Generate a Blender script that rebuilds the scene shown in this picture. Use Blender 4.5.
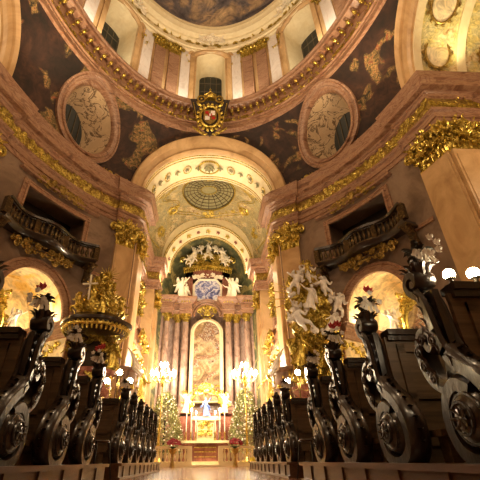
import bpy, bmesh, math, random
from mathutils import Vector, Matrix, geometry
from math import sin, cos, pi, sqrt, radians
C = bpy.context.scene.collection
TAU = 2*pi
def clear():
    for o in list(bpy.data.objects): bpy.data.objects.remove(o)
clear()
# ---------------------------------------------------------------- materials
def nt(name):
    m = bpy.data.materials.new(name); m.use_nodes = True
    t = m.node_tree; b = t.nodes['Principled BSDF']
    return m, t, b
def ramp(t, stops):
    r = t.nodes.new('ShaderNodeValToRGB'); e = r.color_ramp.elements
    while len(e) < len(stops): e.new(0.5)
    for i, (p, c) in enumerate(stops):
        e[i].position = p; e[i].color = (*c, 1)
    return r
def noise(t, scale, detail=6, rough=.6, dist=0, vec=None):
    n = t.nodes.new('ShaderNodeTexNoise'); n.inputs['Scale'].default_value = scale
    n.inputs['Detail'].default_value = detail; n.inputs['Roughness'].default_value = rough
    n.inputs['Distortion'].default_value = dist
    if vec: t.links.new(vec, n.inputs['Vector'])
    return n
def coords(t, sc=(1,1,1)):
    c = t.nodes.new('ShaderNodeTexCoord'); m = t.nodes.new('ShaderNodeMapping')
    m.inputs['Scale'].default_value = sc
    t.links.new(c.outputs['Object'], m.inputs['Vector'])
    return m.outputs['Vector']
def stone(name, stops, scale=1.2, sc=(1,1,1), rough=.45, dist=1.5, bump=.05, metal=0, bscale=20, coat=0):
    m, t, b = nt(name)
    v = coords(t, sc); n = noise(t, scale, 8, .62, dist, v); r = ramp(t, stops)
    t.links.new(n.outputs['Fac'], r.inputs['Fac']); t.links.new(r.outputs['Color'], b.inputs['Base Color'])
    b.inputs['Roughness'].default_value = rough; b.inputs['Metallic'].default_value = metal
    if coat: b.inputs['Coat Weight'].default_value = coat; b.inputs['Coat Roughness'].default_value = .12
    if bump:
        n2 = noise(t, bscale, 5, .6, 0, v); bp = t.nodes.new('ShaderNodeBump')
        bp.inputs['Strength'].default_value = bump*6; bp.inputs['Distance'].default_value = .02
        t.links.new(n2.outputs['Fac'], bp.inputs['Height']); t.links.new(bp.outputs['Normal'], b.inputs['Normal'])
    return m
def fresco(name, stops, scale=1.0, dist=2.2, sc=(1,1,1), rough=.7, fig=None):
    """painted plaster: large colour fields, folded drapery-like strokes, figure patches"""
    m, t, b = nt(name); v = coords(t, sc)
    n = noise(t, scale, 3, .5, dist, v); r = ramp(t, stops)
    t.links.new(n.outputs['Fac'], r.inputs['Fac'])
    n2 = noise(t, scale*3.2, 6, .65, dist*1.6, v)
    r2 = ramp(t, [(.3,(.35,.35,.35)),(.5,(.95,.95,.95)),(.7,(1.5,1.4,1.25))])
    t.links.new(n2.outputs['Fac'], r2.inputs['Fac'])
    mx = t.nodes.new('ShaderNodeMix'); mx.data_type='RGBA'; mx.blend_type='MULTIPLY'; mx.inputs['Factor'].default_value=.85
    t.links.new(r.outputs['Color'], mx.inputs['A']); t.links.new(r2.outputs['Color'], mx.inputs['B'])
    out = mx.outputs['Result']
    if fig:
        vo = t.nodes.new('ShaderNodeTexNoise'); vo.inputs['Scale'].default_value = fig[0]; vo.inputs['Detail'].default_value=2
        vo.inputs['Distortion'].default_value=1.0; t.links.new(v, vo.inputs['Vector'])
        rr = ramp(t, [(fig[2],(0,0,0)),(fig[2]+.05,(1,1,1))]); t.links.new(vo.outputs['Fac'], rr.inputs['Fac'])
        n3 = noise(t, fig[0]*6, 4, .6, 1.2, v); r3 = ramp(t, fig[1]); t.links.new(n3.outputs['Fac'], r3.inputs['Fac'])
        m2 = t.nodes.new('ShaderNodeMix'); m2.data_type='RGBA'
        t.links.new(rr.outputs['Color'], m2.inputs['Factor']); t.links.new(out, m2.inputs['A']); t.links.new(r3.outputs['Color'], m2.inputs['B'])
        out = m2.outputs['Result']
    t.links.new(out, b.inputs['Base Color']); b.inputs['Roughness'].default_value = rough
    return m
def plain(name, col, rough=.5, metal=0, coat=0, bump=0, bscale=30, var=.15):
    d = tuple(max(0,c*(1-var)) for c in col); e = tuple(min(1,c*(1+var)) for c in col)
    return stone(name, [(.3,d),(.7,e)], 3, rough=rough, metal=metal, bump=bump, bscale=bscale, coat=coat)
def glow(name, col, s):
    m, t, b = nt(name); b.inputs['Base Color'].default_value=(*col,1)
    b.inputs['Emission Color'].default_value=(*col,1); b.inputs['Emission Strength'].default_value=s
    return m
M = {}
M['wall'] = stone('brown_marble_wall', [(.25,(.10,.065,.045)),(.45,(.19,.125,.085)),(.58,(.27,.19,.135)),(.68,(.17,.11,.075)),(.8,(.23,.16,.11))], .6, rough=.4, dist=1.0)
M['pink'] = stone('rose_marble', [(.28,(.10,.045,.028)),(.42,(.26,.13,.075)),(.5,(.40,.24,.15)),(.56,(.24,.115,.07)),(.64,(.44,.28,.18)),(.78,(.15,.065,.04))], 1.3, (1,1,3.5), rough=.32, dist=1.0)
M['ochre'] = stone('ochre_marble', [(.25,(.32,.18,.07)),(.45,(.52,.33,.155)),(.6,(.64,.43,.22)),(.8,(.40,.23,.10))], .8, (1,1,.7), rough=.35, dist=1.0)
M['white'] = stone('pale_marble', [(.3,(.62,.55,.50)),(.5,(.80,.74,.70)),(.7,(.68,.58,.52))], 1.4, (1,1,.6), rough=.4, dist=2)
M['cream'] = stone('cream_stucco', [(.3,(.74,.62,.38)),(.7,(.86,.76,.52))], 2, rough=.6)
M['sage'] = stone('sage_stucco', [(.3,(.20,.19,.09)),(.7,(.32,.29,.15))], 2, rough=.6)
M['gold'] = stone('gilding', [(.35,(.18,.12,.02)),(.5,(.56,.42,.085)),(.7,(.95,.78,.24))], 7, rough=.3, metal=.9, bump=.06, bscale=14)
M['bronze'] = stone('dark_bronze', [(.3,(.03,.018,.009)),(.55,(.09,.055,.022)),(.75,(.36,.25,.08))], 8, rough=.45, metal=.7, bump=.05)
M['darkgold'] = stone('aged_gilding', [(.3,(.14,.085,.02)),(.5,(.36,.24,.06)),(.75,(.70,.50,.16))], 6, rough=.4, metal=.75, bump=.08, bscale=18)
M['silver'] = stone('silvered_figures', [(.3,(.72,.68,.64)),(.7,(.98,.94,.90))], 4, rough=.35, metal=.15, bump=.04)
M['statue'] = plain('white_stucco_figure', (.86,.78,.62), .5)
M['wood'] = stone('black_polished_wood', [(.3,(.008,.005,.003)),(.55,(.024,.012,.007)),(.75,(.05,.025,.013))], 3, (1,1,.4), rough=.28, dist=2, bump=.05, bscale=16, coat=.35)
M['panel'] = stone('brown_oak_panel', [(.3,(.05,.03,.014)),(.5,(.10,.06,.028)),(.75,(.16,.10,.05))], 2, (.5,4,9), rough=.42, dist=1.2, bump=.03)
M['platform'] = stone('platform_oak', [(.3,(.05,.022,.012)),(.5,(.11,.052,.027)),(.75,(.17,.085,.045))], 2, (6,.6,6), rough=.3, dist=1.0, bump=.02, coat=.3)
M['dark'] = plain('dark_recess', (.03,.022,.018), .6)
M['red'] = plain('red_petal', (.42,.008,.012), .45)
M['bract'] = plain('poinsettia_bract', (.30,.0,.006), .6)
M['leaf'] = plain('green_leaf', (.05,.11,.03), .5, var=.4)
M['darkleaf'] = plain('dark_foliage', (.035,.03,.02), .5, var=.4)
M['fir'] = plain('fir_needles', (.30,.31,.11), .55, var=.5)
M['bulb'] = glow('lamp_glass', (1,.80,.50), 60)
M['fairy'] = glow('fairy_light', (1,.85,.6), 2)
M['flame'] = glow('candle_flame', (1,.72,.38), 40)
M['wax'] = plain('candle_wax', (.85,.78,.62), .5)
M['blackglass'] = plain('night_glass', (.02,.024,.022), .55)
M['lead'] = plain('window_bar', (.10,.08,.05), .5)
M['rose'] = stone('pale_rose_marble', [(.3,(.17,.11,.085)),(.5,(.33,.22,.17)),(.7,(.46,.33,.26))], 2.4, (1,1,.6), rough=.25, dist=1.2)
M['cloth'] = plain('white_linen', (.85,.82,.75), .8)
M['blue'] = plain('blue_mantle', (.12,.2,.55), .6)
M['redmarble'] = stone('red_marble', [(.3,(.16,.05,.035)),(.5,(.30,.11,.075)),(.7,(.42,.2,.14))], 2.4, (1,1,.6), rough=.25, dist=2)
M['ivory'] = glow('x', (1,1,1), 0)
M['pend'] = fresco('pendentive_fresco', [(.3,(.012,.008,.006)),(.5,(.032,.014,.010)),(.62,(.06,.026,.016)),(.75,(.02,.013,.009))], .55, 1.5,
     fig=(.62,[(.38,(.03,.025,.015)),(.46,(.22,.14,.04)),(.50,(.05,.045,.03)),(.55,(.50,.30,.10)),(.60,(.10,.05,.03)),(.66,(.40,.12,.05))],.56))
M['dome'] = fresco('dome_fresco', [(.3,(.05,.045,.06)),(.45,(.15,.13,.14)),(.55,(.34,.24,.16)),(.68,(.55,.40,.24)),(.8,(.2,.14,.12))], .35, 2.0,
     fig=(.33,[(.35,(.10,.08,.10)),(.45,(.45,.26,.14)),(.55,(.65,.48,.30)),(.65,(.22,.20,.26))],.52))
M['vault'] = fresco('gilded_vault_fresco', [(.25,(.42,.33,.10)),(.45,(.66,.54,.22)),(.55,(.58,.52,.28)),(.7,(.78,.66,.36)),(.85,(.40,.36,.20))], .9, 2.6,
     fig=(.6,[(.35,(.30,.18,.06)),(.48,(.72,.55,.28)),(.58,(.85,.75,.50)),(.7,(.34,.30,.16))],.56))
M['sailfresco'] = fresco('olive_vault_fresco', [(.25,(.20,.16,.06)),(.45,(.36,.29,.13)),(.55,(.30,.27,.15)),(.7,(.48,.38,.19)),(.85,(.22,.19,.10))], .9, 1.6,
     fig=(.8,[(.38,(.20,.12,.05)),(.48,(.50,.38,.18)),(.58,(.55,.46,.28)),(.7,(.2,.17,.08))],.56))
M['chapel'] = fresco('chapel_fresco', [(.3,(.70,.54,.28)),(.45,(.84,.70,.44)),(.6,(.86,.76,.54)),(.8,(.78,.60,.32))], .5, 1.2,
     fig=(.55,[(.35,(.62,.38,.08)),(.5,(.86,.62,.18)),(.65,(.74,.60,.36))],.62))
M['oculus'] = stone('oculus_scrollwork', [(.40,(.50,.37,.22)),(.475,(.56,.42,.26)),(.49,(.13,.08,.04)),(.515,(.13,.08,.04)),(.53,(.58,.44,.28)),(.6,(.50,.36,.22))], 1.3, rough=.6, dist=1.2)
M['apse'] = fresco('apse_fresco', [(.3,(.035,.04,.02)),(.5,(.10,.11,.05)),(.62,(.22,.19,.08)),(.8,(.07,.07,.04))], .7, 1.8,
     fig=(.6,[(.4,(.12,.10,.04)),(.55,(.42,.34,.12)),(.7,(.2,.16,.08))],.56))
M['altarpiece'] = fresco('altar_painting', [(.3,(.14,.08,.035)),(.45,(.32,.21,.10)),(.55,(.50,.40,.24)),(.7,(.26,.17,.10)),(.85,(.14,.11,.11))], .75, 1.5,
     fig=(.7,[(.38,(.05,.04,.03)),(.46,(.34,.16,.08)),(.52,(.10,.08,.06)),(.57,(.60,.48,.32)),(.64,(.10,.12,.22))],.50))
def glowpaint():
    m, t, b = nt('backlit_glass_painting'); v = coords(t)
    n = noise(t, 1.6, 5, .6, 2.0, v)
    r = ramp(t, [(.35,(.03,.03,.08)),(.47,(.14,.15,.32)),(.55,(.75,.70,.65)),(.62,(.2,.17,.28)),(.72,(.05,.05,.1))]); t.links.new(n.outputs['Fac'], r.inputs['Fac'])
    t.links.new(r.outputs['Color'], b.inputs['Base Color']); t.links.new(r.outputs['Color'], b.inputs['Emission Color']); b.inputs['Emission Strength'].default_value = .12
    return m
M['backlit'] = glowpaint()
def tiles():
    m, t, b = nt('polished_marble_floor'); v = coords(t, (1,1,1))
    ck = t.nodes.new('ShaderNodeTexChecker'); ck.inputs['Scale'].default_value=1.8
    mp = t.nodes.new('ShaderNodeMapping'); mp.inputs['Rotation'].default_value=(0,0,pi/4); t.links.new(v, mp.inputs['Vector']); t.links.new(mp.outputs['Vector'], ck.inputs['Vector'])
    ck.inputs['Color1'].default_value=(.50,.36,.24,1); ck.inputs['Color2'].default_value=(.30,.12,.07,1)
    n = noise(t, 2.5, 6, .6, 1.5, v); r = ramp(t, [(.3,(.7,.65,.6)),(.7,(1.15,1.1,1.05))]); t.links.new(n.outputs['Fac'], r.inputs['Fac'])
    mx = t.nodes.new('ShaderNodeMix'); mx.data_type='RGBA'; mx.blend_type='MULTIPLY'; mx.inputs['Factor'].default_value=1
    t.links.new(ck.outputs['Color'], mx.inputs['A']); t.links.new(r.outputs['Color'], mx.inputs['B']); t.links.new(mx.outputs['Result'], b.inputs['Base Color'])
    b.inputs['Roughness'].default_value=.16
    return m
M['floor'] = tiles()
# ---------------------------------------------------------------- mesh builder
class MB:
    def __init__(s): s.v=[]; s.f=[]
    def add(s, t, mat=None):
        vs, fs = t; n = len(s.v)
        if mat is not None: s.v.extend([mat @ Vector(p) for p in vs])
        else: s.v.extend([Vector(p) for p in vs])
        s.f.extend([tuple(i+n for i in f) for f in fs]); return s
    def build(s, name, mat, parent=None, smooth=True, angle=35):
        me = bpy.data.meshes.new(name); me.from_pydata([tuple(p) for p in s.v], [], s.f); me.update()
        bm = bmesh.new(); bm.from_mesh(me); bmesh.ops.recalc_face_normals(bm, faces=bm.faces); bm.to_mesh(me); bm.free()
        me.materials.append(M[mat] if isinstance(mat, str) else mat)
        if smooth:
            me.shade_smooth()
            try: me.set_sharp_from_angle(angle=radians(angle))
            except Exception: pass
        o = bpy.data.objects.new(name, me); C.objects.link(o)
        if parent: o.parent = parent
        return o
def thing(name, label, cat, loc=(0,0,0), rz=0, group=None, mat=None):
    o = bpy.data.objects.new(name, None); C.objects.link(o); o.empty_display_size=.1
    if mat is not None: o.matrix_world = mat
    else: o.location = loc; o.rotation_euler = (0,0,rz)
    return tag(o, label, cat, group)
def tag(o, label, cat, group=None):
    o['label']=label; o['category']=cat
    if group: o['group']=group
    return o
def struct(o): o['kind']='structure'; return o
def dup(root, loc=None, rz=None, label=None, group=None, mirror=False, mat=None):
    def cp(o, par):
        c = o.copy(); C.objects.link(c)
        if par: c.parent = par
        for ch in [x for x in list(bpy.data.objects) if x.parent is o]: cp(ch, c)
        return c
    r = cp(root, None)
    if mat is not None: r.matrix_world = mat
    if loc is not None: r.location = loc
    if rz is not None: r.rotation_euler=(0,0,rz)
    if label: r['label']=label
    if group: r['group']=group
    if mirror: r.scale.x = -r.scale.x
    return r
# ---------------------------------------------------------------- templates
def T(x=0,y=0,z=0): return Matrix.Translation((x,y,z))
def RX(a): return Matrix.Rotation(a,4,'X')
def RY(a): return Matrix.Rotation(a,4,'Y')
def RZ(a): return Matrix.Rotation(a,4,'Z')
def S(x,y=None,z=None):
    if y is None: y=z=x
    return Matrix.Diagonal((x,y,z,1))
def frame(o, ex, ey, ez):
    m = Matrix.Identity(4)
    for i,e in enumerate((ex,ey,ez)):
        for j in range(3): m[j][i]=e[j]
    for j in range(3): m[j][3]=o[j]
    return m
def box(x0,x1,y0,y1,z0,z1):
    return ([(x0,y0,z0),(x1,y0,z0),(x1,y1,z0),(x0,y1,z0),(x0,y0,z1),(x1,y0,z1),(x1,y1,z1),(x0,y1,z1)],
            [(0,3,2,1),(4,5,6,7),(0,1,5,4),(1,2,6,5),(2,3,7,6),(3,0,4,7)])
def grid(nu, nv, f, closeu=False, closev=False):
    vs=[f(i,j) for i in range(nu) for j in range(nv)]; fs=[]
    for i in range(nu if closeu else nu-1):
        for j in range(nv if closev else nv-1):
            a=i*nv+j; b=((i+1)%nu)*nv+j; c=((i+1)%nu)*nv+(j+1)%nv; d=i*nv+(j+1)%nv
            fs.append((a,b,c,d))
    return vs, fs
def lathe(prof, seg=16, cap=True):
    n=len(prof); t=grid(seg, n, lambda i,j:(prof[j][0]*cos(TAU*i/seg), prof[j][0]*sin(TAU*i/seg), prof[j][1]), closeu=True)
    if cap:
        t[1].append(tuple(i*n for i in range(seg))); t[1].append(tuple(i*n+n-1 for i in reversed(range(seg))))
    return t
def tube(path, r, seg=6, flat=1.0, up=None):
    P=[Vector(p) for p in path]; n=len(P); rr = r if isinstance(r,(list,tuple)) else [r]*n
    vs=[]; prev=None
    for i,p in enumerate(P):
        d=(P[min(i+1,n-1)]-P[max(i-1,0)]).normalized()
        u=Vector(up) if up else (prev if prev else (Vector((0,0,1)) if abs(d.z)<.9 else Vector((1,0,0))))
        a=u-d*u.dot(d)
        if a.length<1e-5: a=Vector((1,0,0))-d*d.x
        a.normalize(); b=d.cross(a); prev=a
        for k in range(seg):
            g=TAU*k/seg; vs.append(p+a*cos(g)*rr[i]+b*sin(g)*rr[i]*flat)
    fs=[]
    for i in range(n-1):
        for k in range(seg): fs.append((i*seg+k,i*seg+(k+1)%seg,(i+1)*seg+(k+1)%seg,(i+1)*seg+k))
    fs.append(tuple(range(seg))[::-1]); fs.append(tuple((n-1)*seg+k for k in range(seg)))
    return vs, fs
def sphere(r=1, seg=10, rings=6, c=(0,0,0), s=(1,1,1)):
    p=[(r*sin(pi*j/rings), -r*cos(pi*j/rings)) for j in range(rings+1)]
    p[0]=(r*.02,p[0][1]); p[-1]=(r*.02,p[-1][1])
    vs,fs=lathe(p,seg); return [(c[0]+v[0]*s[0],c[1]+v[1]*s[1],c[2]+v[2]*s[2]) for v in vs], fs
def sweep(path, prof, closed=False, caps=True):
    """path: [(x,y)], inward side = left of travel; prof: [(d,z)] d = projection to the left."""
    P=[Vector(p) for p in path]; n=len(P); nor=[]
    for i in range(n):
        if closed: a=P[i]-P[i-1]; b=P[(i+1)%n]-P[i]
        else:
            a=P[i]-P[i-1] if i>0 else P[1]-P[0]; b=P[i+1]-P[i] if i<n-1 else P[-1]-P[-2]
        na=Vector((-a.y,a.x)).normalized(); nb=Vector((-b.y,b.x)).normalized()
        m=(na+nb); m = m.normalized() if m.length>1e-6 else na
        nor.append(m/max(.35,m.dot(na)))
    t=grid(n,len(prof),lambda i,j:(P[i].x+nor[i].x*prof[j][0],P[i].y+nor[i].y*prof[j][0],prof[j][1]),closeu=closed)
    if caps and not closed:
        k=len(prof); t[1].append(tuple(range(k))); t[1].append(tuple((n-1)*k+j for j in reversed(range(k))))
    return t
def prism(poly, z0, z1):
    n=len(poly); vs=[(p[0],p[1],z0) for p in poly]+[(p[0],p[1],z1) for p in poly]
    return vs,[tuple(range(n))[::-1],tuple(range(n,2*n))]+[(i,(i+1)%n,n+(i+1)%n,n+i) for i in range(n)]
def leaf(l=1, w=.4, curl=1.2, lobes=3, thick=.05):
    """acanthus leaf: root at origin, grows +Z, curls over towards -Y (out of the wall)"""
    nu,nv=9,5; y=z=0; pts=[]; 
    for i in range(nu):
        u=i/(nu-1); a=curl*u*u*1.6; pts.append((y,z)); y-=sin(a)*l/(nu-1); z+=cos(a)*l/(nu-1)
    def f(i,j):
        u=i/(nu-1); s=(j/(nv-1)-.5)*2
        ww=w*.5*(sin(pi*min(1,u*.85+.15))**.7)*(1+.22*sin(u*lobes*TAU)*abs(s))
        return (s*ww, pts[i][0]+abs(s)*w*.12-thick*(1-abs(s)), pts[i][1])
    return grid(nu,nv,f)
def spiral(turns=1.4, r0=.5, r1=.06, th=.1, n=26, flat=1.6, tail=.6):
    """scroll in XZ plane; a tail that runs up +Z then winds into a volute"""
    path=[]; 
    for i in range(6): path.append((0,0,-tail+tail*i/6))
    for i in range(n+1):
        u=i/n; a=u*turns*TAU; r=r0*(1-u)+r1*u
        path.append((-r0+r*cos(a)+ (0),0,r*sin(a)))
    rr=[th*(.45+.55*min(1,i/8)) for i in range(len(path))]
    rr[-1]=th*1.3
    return tube(path, rr, 6, flat, up=(0,1,0))
def rosette(r=1, petals=8, h=.25):
    B=MB()
    for k in range(petals):
        B.add(leaf(r,r*.75,.9,1,r*.1), RZ(TAU*k/petals)@RX(-pi/2)@T(0,-h*.3,0))
    B.add(sphere(r*.25,8,5,(0,0,h*.4)))
    return B.v,B.f
LEAF=leaf(); LEAF2=leaf(1,.28,1.9,2,.06); SPI=spiral(); BLOB=sphere(1,8,5)
def wallmat(p, n, roll=0, s=1):
    """local: X along wall, -Y out of wall, Z up; p on wall, n = inward normal (horizontal-ish)"""
    n=Vector(n).normalized(); ey=-n; ez=Vector((0,0,1)); ez=(ez-ey*ez.dot(ey)).normalized(); ex=ey.cross(ez)
    return frame(p,ex,ey,ez)@RY(roll)@S(s)
def ornament(B, m, w, h, n, s, seed=0, sym=True, depth=.12, figs=0):
    """gilded scroll cluster in local XZ ellipse w x h, projecting to -Y"""
    r=random.Random(seed)
    for k in range(n):
        a=r.uniform(0,TAU); q=sqrt(r.random()); x=w*.5*q*cos(a); z=h*.5*q*sin(a)
        ang=math.atan2(x/w, z/h)+r.uniform(-.9,.9); sz=s*r.uniform(.6,1.25)
        t=r.choice([LEAF,LEAF,LEAF2,SPI,SPI,BLOB])
        ss=sz if t is not BLOB else sz*.22
        for sg in ((1,-1) if sym else (1,)):
            B.add(t, m@T(sg*x,-depth*r.uniform(.1,1)*(1-q*.6),z)@RY(sg*ang)@RX(r.uniform(-.1,.5))@S(sg*ss,ss,ss))
def capital(B, m, w, h, d=.3):
    """composite capital, local X centre, wall at y=0, out -Y, z 0..h"""
    B.add(box(-w*.46,w*.46,-d*.8,.05,0,h*.9), m)
    B.add(box(-w*.62,w*.62,-d*1.5,.05,h*.88,h), m); B.add(box(-w*.5,w*.5,-d*.95,.05,-.02,h*.06), m)
    nl=max(3,int(w/.22))
    for row,(zz,hh) in enumerate(((.04,.42),(.3,.45))):
        for k in range(nl+row):
            x=(k-(nl+row-1)/2)*w*.92/nl
            B.add(LEAF, m@T(x,-d*.85,h*zz)@S(w/nl*2.0,.55,h*hh*1.25))
        for sx in (-1,1):
            for q in (.3,.75): B.add(LEAF, m@T(sx*w*.47,-d*q,h*zz)@RZ(sx*pi/2)@S(d*1.2,.5,h*hh*1.2))
    for sx in (-1,1):
        B.add(SPI, m@T(sx*w*.56,-d*1.15,h*.70)@S(-sx*h*.30,h*.5,h*.36))
        B.add(SPI, m@T(sx*w*.10,-d*1.1,h*.70)@S(sx*h*.16,h*.3,h*.22))
        B.add(sphere(1,8,6), m@T(sx*w*.50,-d*1.2,h*.72)@S(h*.12))
    B.add(rosette(h*.14,6,.1), m@T(0,-d*1.5,h*.92)@RX(pi/2))
    if w>.9:
        ornament(B, m@T(0,-d*1.0,h*.5), w*1.15, h*1.0, 26, h*.24, 9, True, .25)
        ornament(B, m@T(0,-d*1.5,h*.95), w*1.2, h*.22, 8, h*.2, 10, True, .12)
# --- figures grown from joints with the skin modifier
def skinned(joints, edges, root=0, sub=1):
    me=bpy.data.meshes.new('f'); me.from_pydata([j[0] for j in joints],edges,[]); 
    o=bpy.data.objects.new('f',me); C.objects.link(o)
    md=o.modifiers.new('s','SKIN'); 
    for i,j in enumerate(joints):
        sv=me.skin_vertices[0].data[i]; r=j[1]; sv.radius=(r,r) if not isinstance(r,tuple) else r; sv.use_root=(i==root)
    if sub: u=o.modifiers.new('u','SUBSURF'); u.levels=sub
    dg=bpy.context.evaluated_depsgraph_get(); dg.update(); ev=o.evaluated_get(dg); m2=ev.to_mesh()
    vs=[tuple(v.co) for v in m2.vertices]; fs=[tuple(p.vertices) for p in m2.polygons]
    ev.to_mesh_clear(); bpy.data.objects.remove(o); bpy.data.meshes.remove(me)
    return vs,fs
def figure(la=(-.22,-.18,.62,-.30,-.3,.5), ra=(.22,-.1,.9,.34,-.25,1.15), lean=(0,0), legs=((-.1,0,.24,-.12,0,.02),(.1,-.08,.26,.12,.02,.02)), robe=True, wings=False, fat=1.0, seed=1):
    """height 1 (head top), feet z=0, faces -Y.  la/ra: elbow xyz, hand xyz."""
    lx,ly=lean; f=fat
    J=[((0,0,.50),.085*f),((lx*.4,ly*.4,.62),.075*f),((lx*.8,ly*.8,.77),.088*f),((lx,ly,.84),.035*f),((lx*1.1,ly*1.1-.01,.90),.05*f),((lx*1.15,ly*1.15-.012,.965),.042*f),
       ((lx-.105*f,ly,.79),.042*f),((la[0]*.8,la[1]*.8,la[2]),.030*f),((la[3],la[4],la[5]*.85),.020*f),
       ((lx+.105*f,ly,.79),.042*f),((ra[0]*.8,ra[1]*.8,ra[2]*.9),.030*f),((ra[3]*.9,ra[4],ra[5]*.85),.020*f),
       ((legs[0][0]*.6,0,.45),.065*f),(legs[0][:3],.045*f),(legs[0][3:],.028*f),
       ((legs[1][0]*.6,0,.45),.065*f),(legs[1][:3],.045*f),(legs[1][3:],.028*f)]
    E=[(0,1),(1,2),(2,3),(3,4),(4,5),(2,6),(6,7),(7,8),(2,9),(9,10),(10,11),(0,12),(12,13),(13,14),(0,15),(15,16),(16,17)]
    B=MB(); B.add(skinned(J,E))
    hx,hy=lx*1.1,ly*1.1
    B.add(sphere(1,10,8),T(hx,hy-.01,.925)@S(.052*f,.058*f,.072*f)); B.add(sphere(1,5,4),T(hx,hy-.068*f,.915)@S(.012))
    for k in range(9):
        a=TAU*k/9; B.add(sphere(1,6,4),T(hx+.045*f*cos(a),hy+.02+.045*f*sin(a),.955+.02*(sin(a)>0)*f)@S(.026*f))
    if robe:
        ph=seed*1.7
        def fr(i,j):
            a=TAU*i/22; u=j/7; r=(.10+.115*u**1.2)*(1+.16*u*sin(5*a+ph)+.07*u*sin(9*a+2*ph))
            return (r*cos(a)+.05*u*sin(ph), r*.8*sin(a), .56-.55*u)
        B.add(grid(22,8,fr,closeu=True))
        pts=[(-.13,.03,.82),(-.05,-.10,.72),(.08,-.12,.60),(.17,-.04,.52),(.22,.06,.40),(.30,.10,.34)]
        B.add(tube(pts,[.04,.06,.065,.07,.06,.02],6,.5))
    if wings:
        for sx in (-1,1):
            for k in range(7):
                B.add(LEAF2,T(sx*.05,.06,.76)@RY(sx*(.5+k*.22))@RX(.25)@S(.25,.25,.46-.035*k))
    return B.v,B.f
FIG_A=figure(seed=1); FIG_B=figure(la=(-.28,-.05,.8,-.42,-.1,1.1),ra=(.2,-.2,.62,.1,-.3,.66),lean=(.03,-.03),seed=2)
ANG=figure(la=(-.26,-.1,.82,-.36,-.2,1.12),ra=(.28,-.12,.66,.38,-.25,.6),lean=(-.03,-.03),wings=True,seed=3)
PUT=figure(la=(-.30,-.08,.75,-.42,-.1,.95),ra=(.26,-.15,.62,.30,-.3,.7),lean=(.04,-.04),legs=((-.14,-.22,.36,-.16,-.12,.16),(.12,-.16,.30,.2,.1,.12)),robe=False,wings=True,fat=1.45,seed=4)
# ---------------------------------------------------------------- plan of the nave
CY=5.3; AW,BW=9.0,12.5; ZC=13.2; RA,RZA=3.82,3.0
TC=radians(49.3)
XL=AW*sqrt(1-(3.8/BW)**2)       # x of the corner towards the side arms
YC2=CY+BW*sqrt(1-(3.8/AW)**2)   # y of the corner towards the chancel
T1=math.asin(XL/AW); T2=math.asin(3.8/AW)
def ell(t,a=AW,b=BW,d=0):
    x,y=a*sin(t),b*cos(t); n=Vector((-x/a/a,-y/b/b)).normalized()
    return Vector((x+n.x*d, CY+y+n.y*d)), n
_tab=[0.0]; NT=2000
for i in range(NT):
    t=(i+.5)/NT*pi/2; _tab.append(_tab[-1]+sqrt((AW*cos(t))**2+(BW*sin(t))**2)*pi/2/NT)
def arc(t): x=t/(pi/2)*NT; i=min(NT-1,max(0,int(x))); return _tab[i]+(_tab[i+1]-_tab[i])*(x-i)
SC=arc(TC)
def tof(s):
    s=s+SC; lo,hi=0,pi/2
    for _ in range(30):
        m=(lo+hi)/2
        if arc(m)<s: lo=m
        else: hi=m
    return lo
def wpt(s,z,d=0):
    p,n=ell(tof(s),d=d); return Vector((p.x,p.y,z))
S2=arc(T2)-SC; S1=arc(T1)-SC      # s runs from S2 (chancel corner, negative) to S1 (side arm corner)
PC,NC=ell(TC); NOUT=Vector((-NC.x,-NC.y,0))
def inside(p,poly):
    c=False; n=len(poly); j=n-1
    for i in range(n):
        a,b=poly[i],poly[j]
        if (a[1]>p[1])!=(b[1]>p[1]) and p[0]<(b[0]-a[0])*(p[1]-a[1])/(b[1]-a[1])+a[0]: c=not c
        j=i
    return c
def dens(poly, step):
    out=[]
    for i,a in enumerate(poly):
        b=poly[(i+1)%len(poly)]; L=math.hypot(b[0]-a[0],b[1]-a[1]); k=max(1,int(L/step))
        for q in range(k): out.append((a[0]+(b[0]-a[0])*q/k,a[1]+(b[1]-a[1])*q/k))
    return out
def cdt(outer, holes, step, f):
    loops=[dens(outer,step)]+[dens(h,step) for h in holes]; pts=[]; edges=[]
    for L in loops:
        n=len(pts); pts+=L; edges+=[(n+i,n+(i+1)%len(L)) for i in range(len(L))]
    xs=[p[0] for p in loops[0]]; ys=[p[1] for p in loops[0]]
    x=min(xs)+step*.5
    allb=list(pts)
    while x<max(xs):
        y=min(ys)+step*.5
        while y<max(ys):
            q=(x,y)
            if inside(q,loops[0]) and not any(inside(q,h) for h in loops[1:]) and min((q[0]-b[0])**2+(q[1]-b[1])**2 for b in allb)>(.4*step)**2: pts.append(q)
            y+=step
        x+=step
    r=geometry.delaunay_2d_cdt([Vector(p) for p in pts],edges,[],0,1e-5)
    vs=[(v.x,v.y) for v in r[0]]; fs=[]
    for t in r[2]:
        c=(sum(vs[i][0] for i in t)/len(t),sum(vs[i][1] for i in t)/len(t))
        if inside(c,loops[0]) and not any(inside(c,h) for h in loops[1:]): fs.append(tuple(t))
    return [f(*v) for v in vs], fs
def archpts(hw, zs, rz, n=24): return [(hw*cos(pi*i/n), zs+rz*sin(pi*i/n)) for i in range(n+1)]
def wallbox(s0,s1,z0,z1,d0,d1,n=None):
    n=n or max(2,int(abs(s1-s0)/.25)+1)
    def f(i,j):
        s=s0+(s1-s0)*i/(n-1); q=[(d0,z0),(d1,z0),(d1,z1),(d0,z1)][j]; return wpt(s,q[1],q[0])
    t=grid(n,4,f,closev=True); t[1].append((0,1,2,3)); t[1].append(((n-1)*4+3,(n-1)*4+2,(n-1)*4+1,(n-1)*4)); return t
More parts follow.
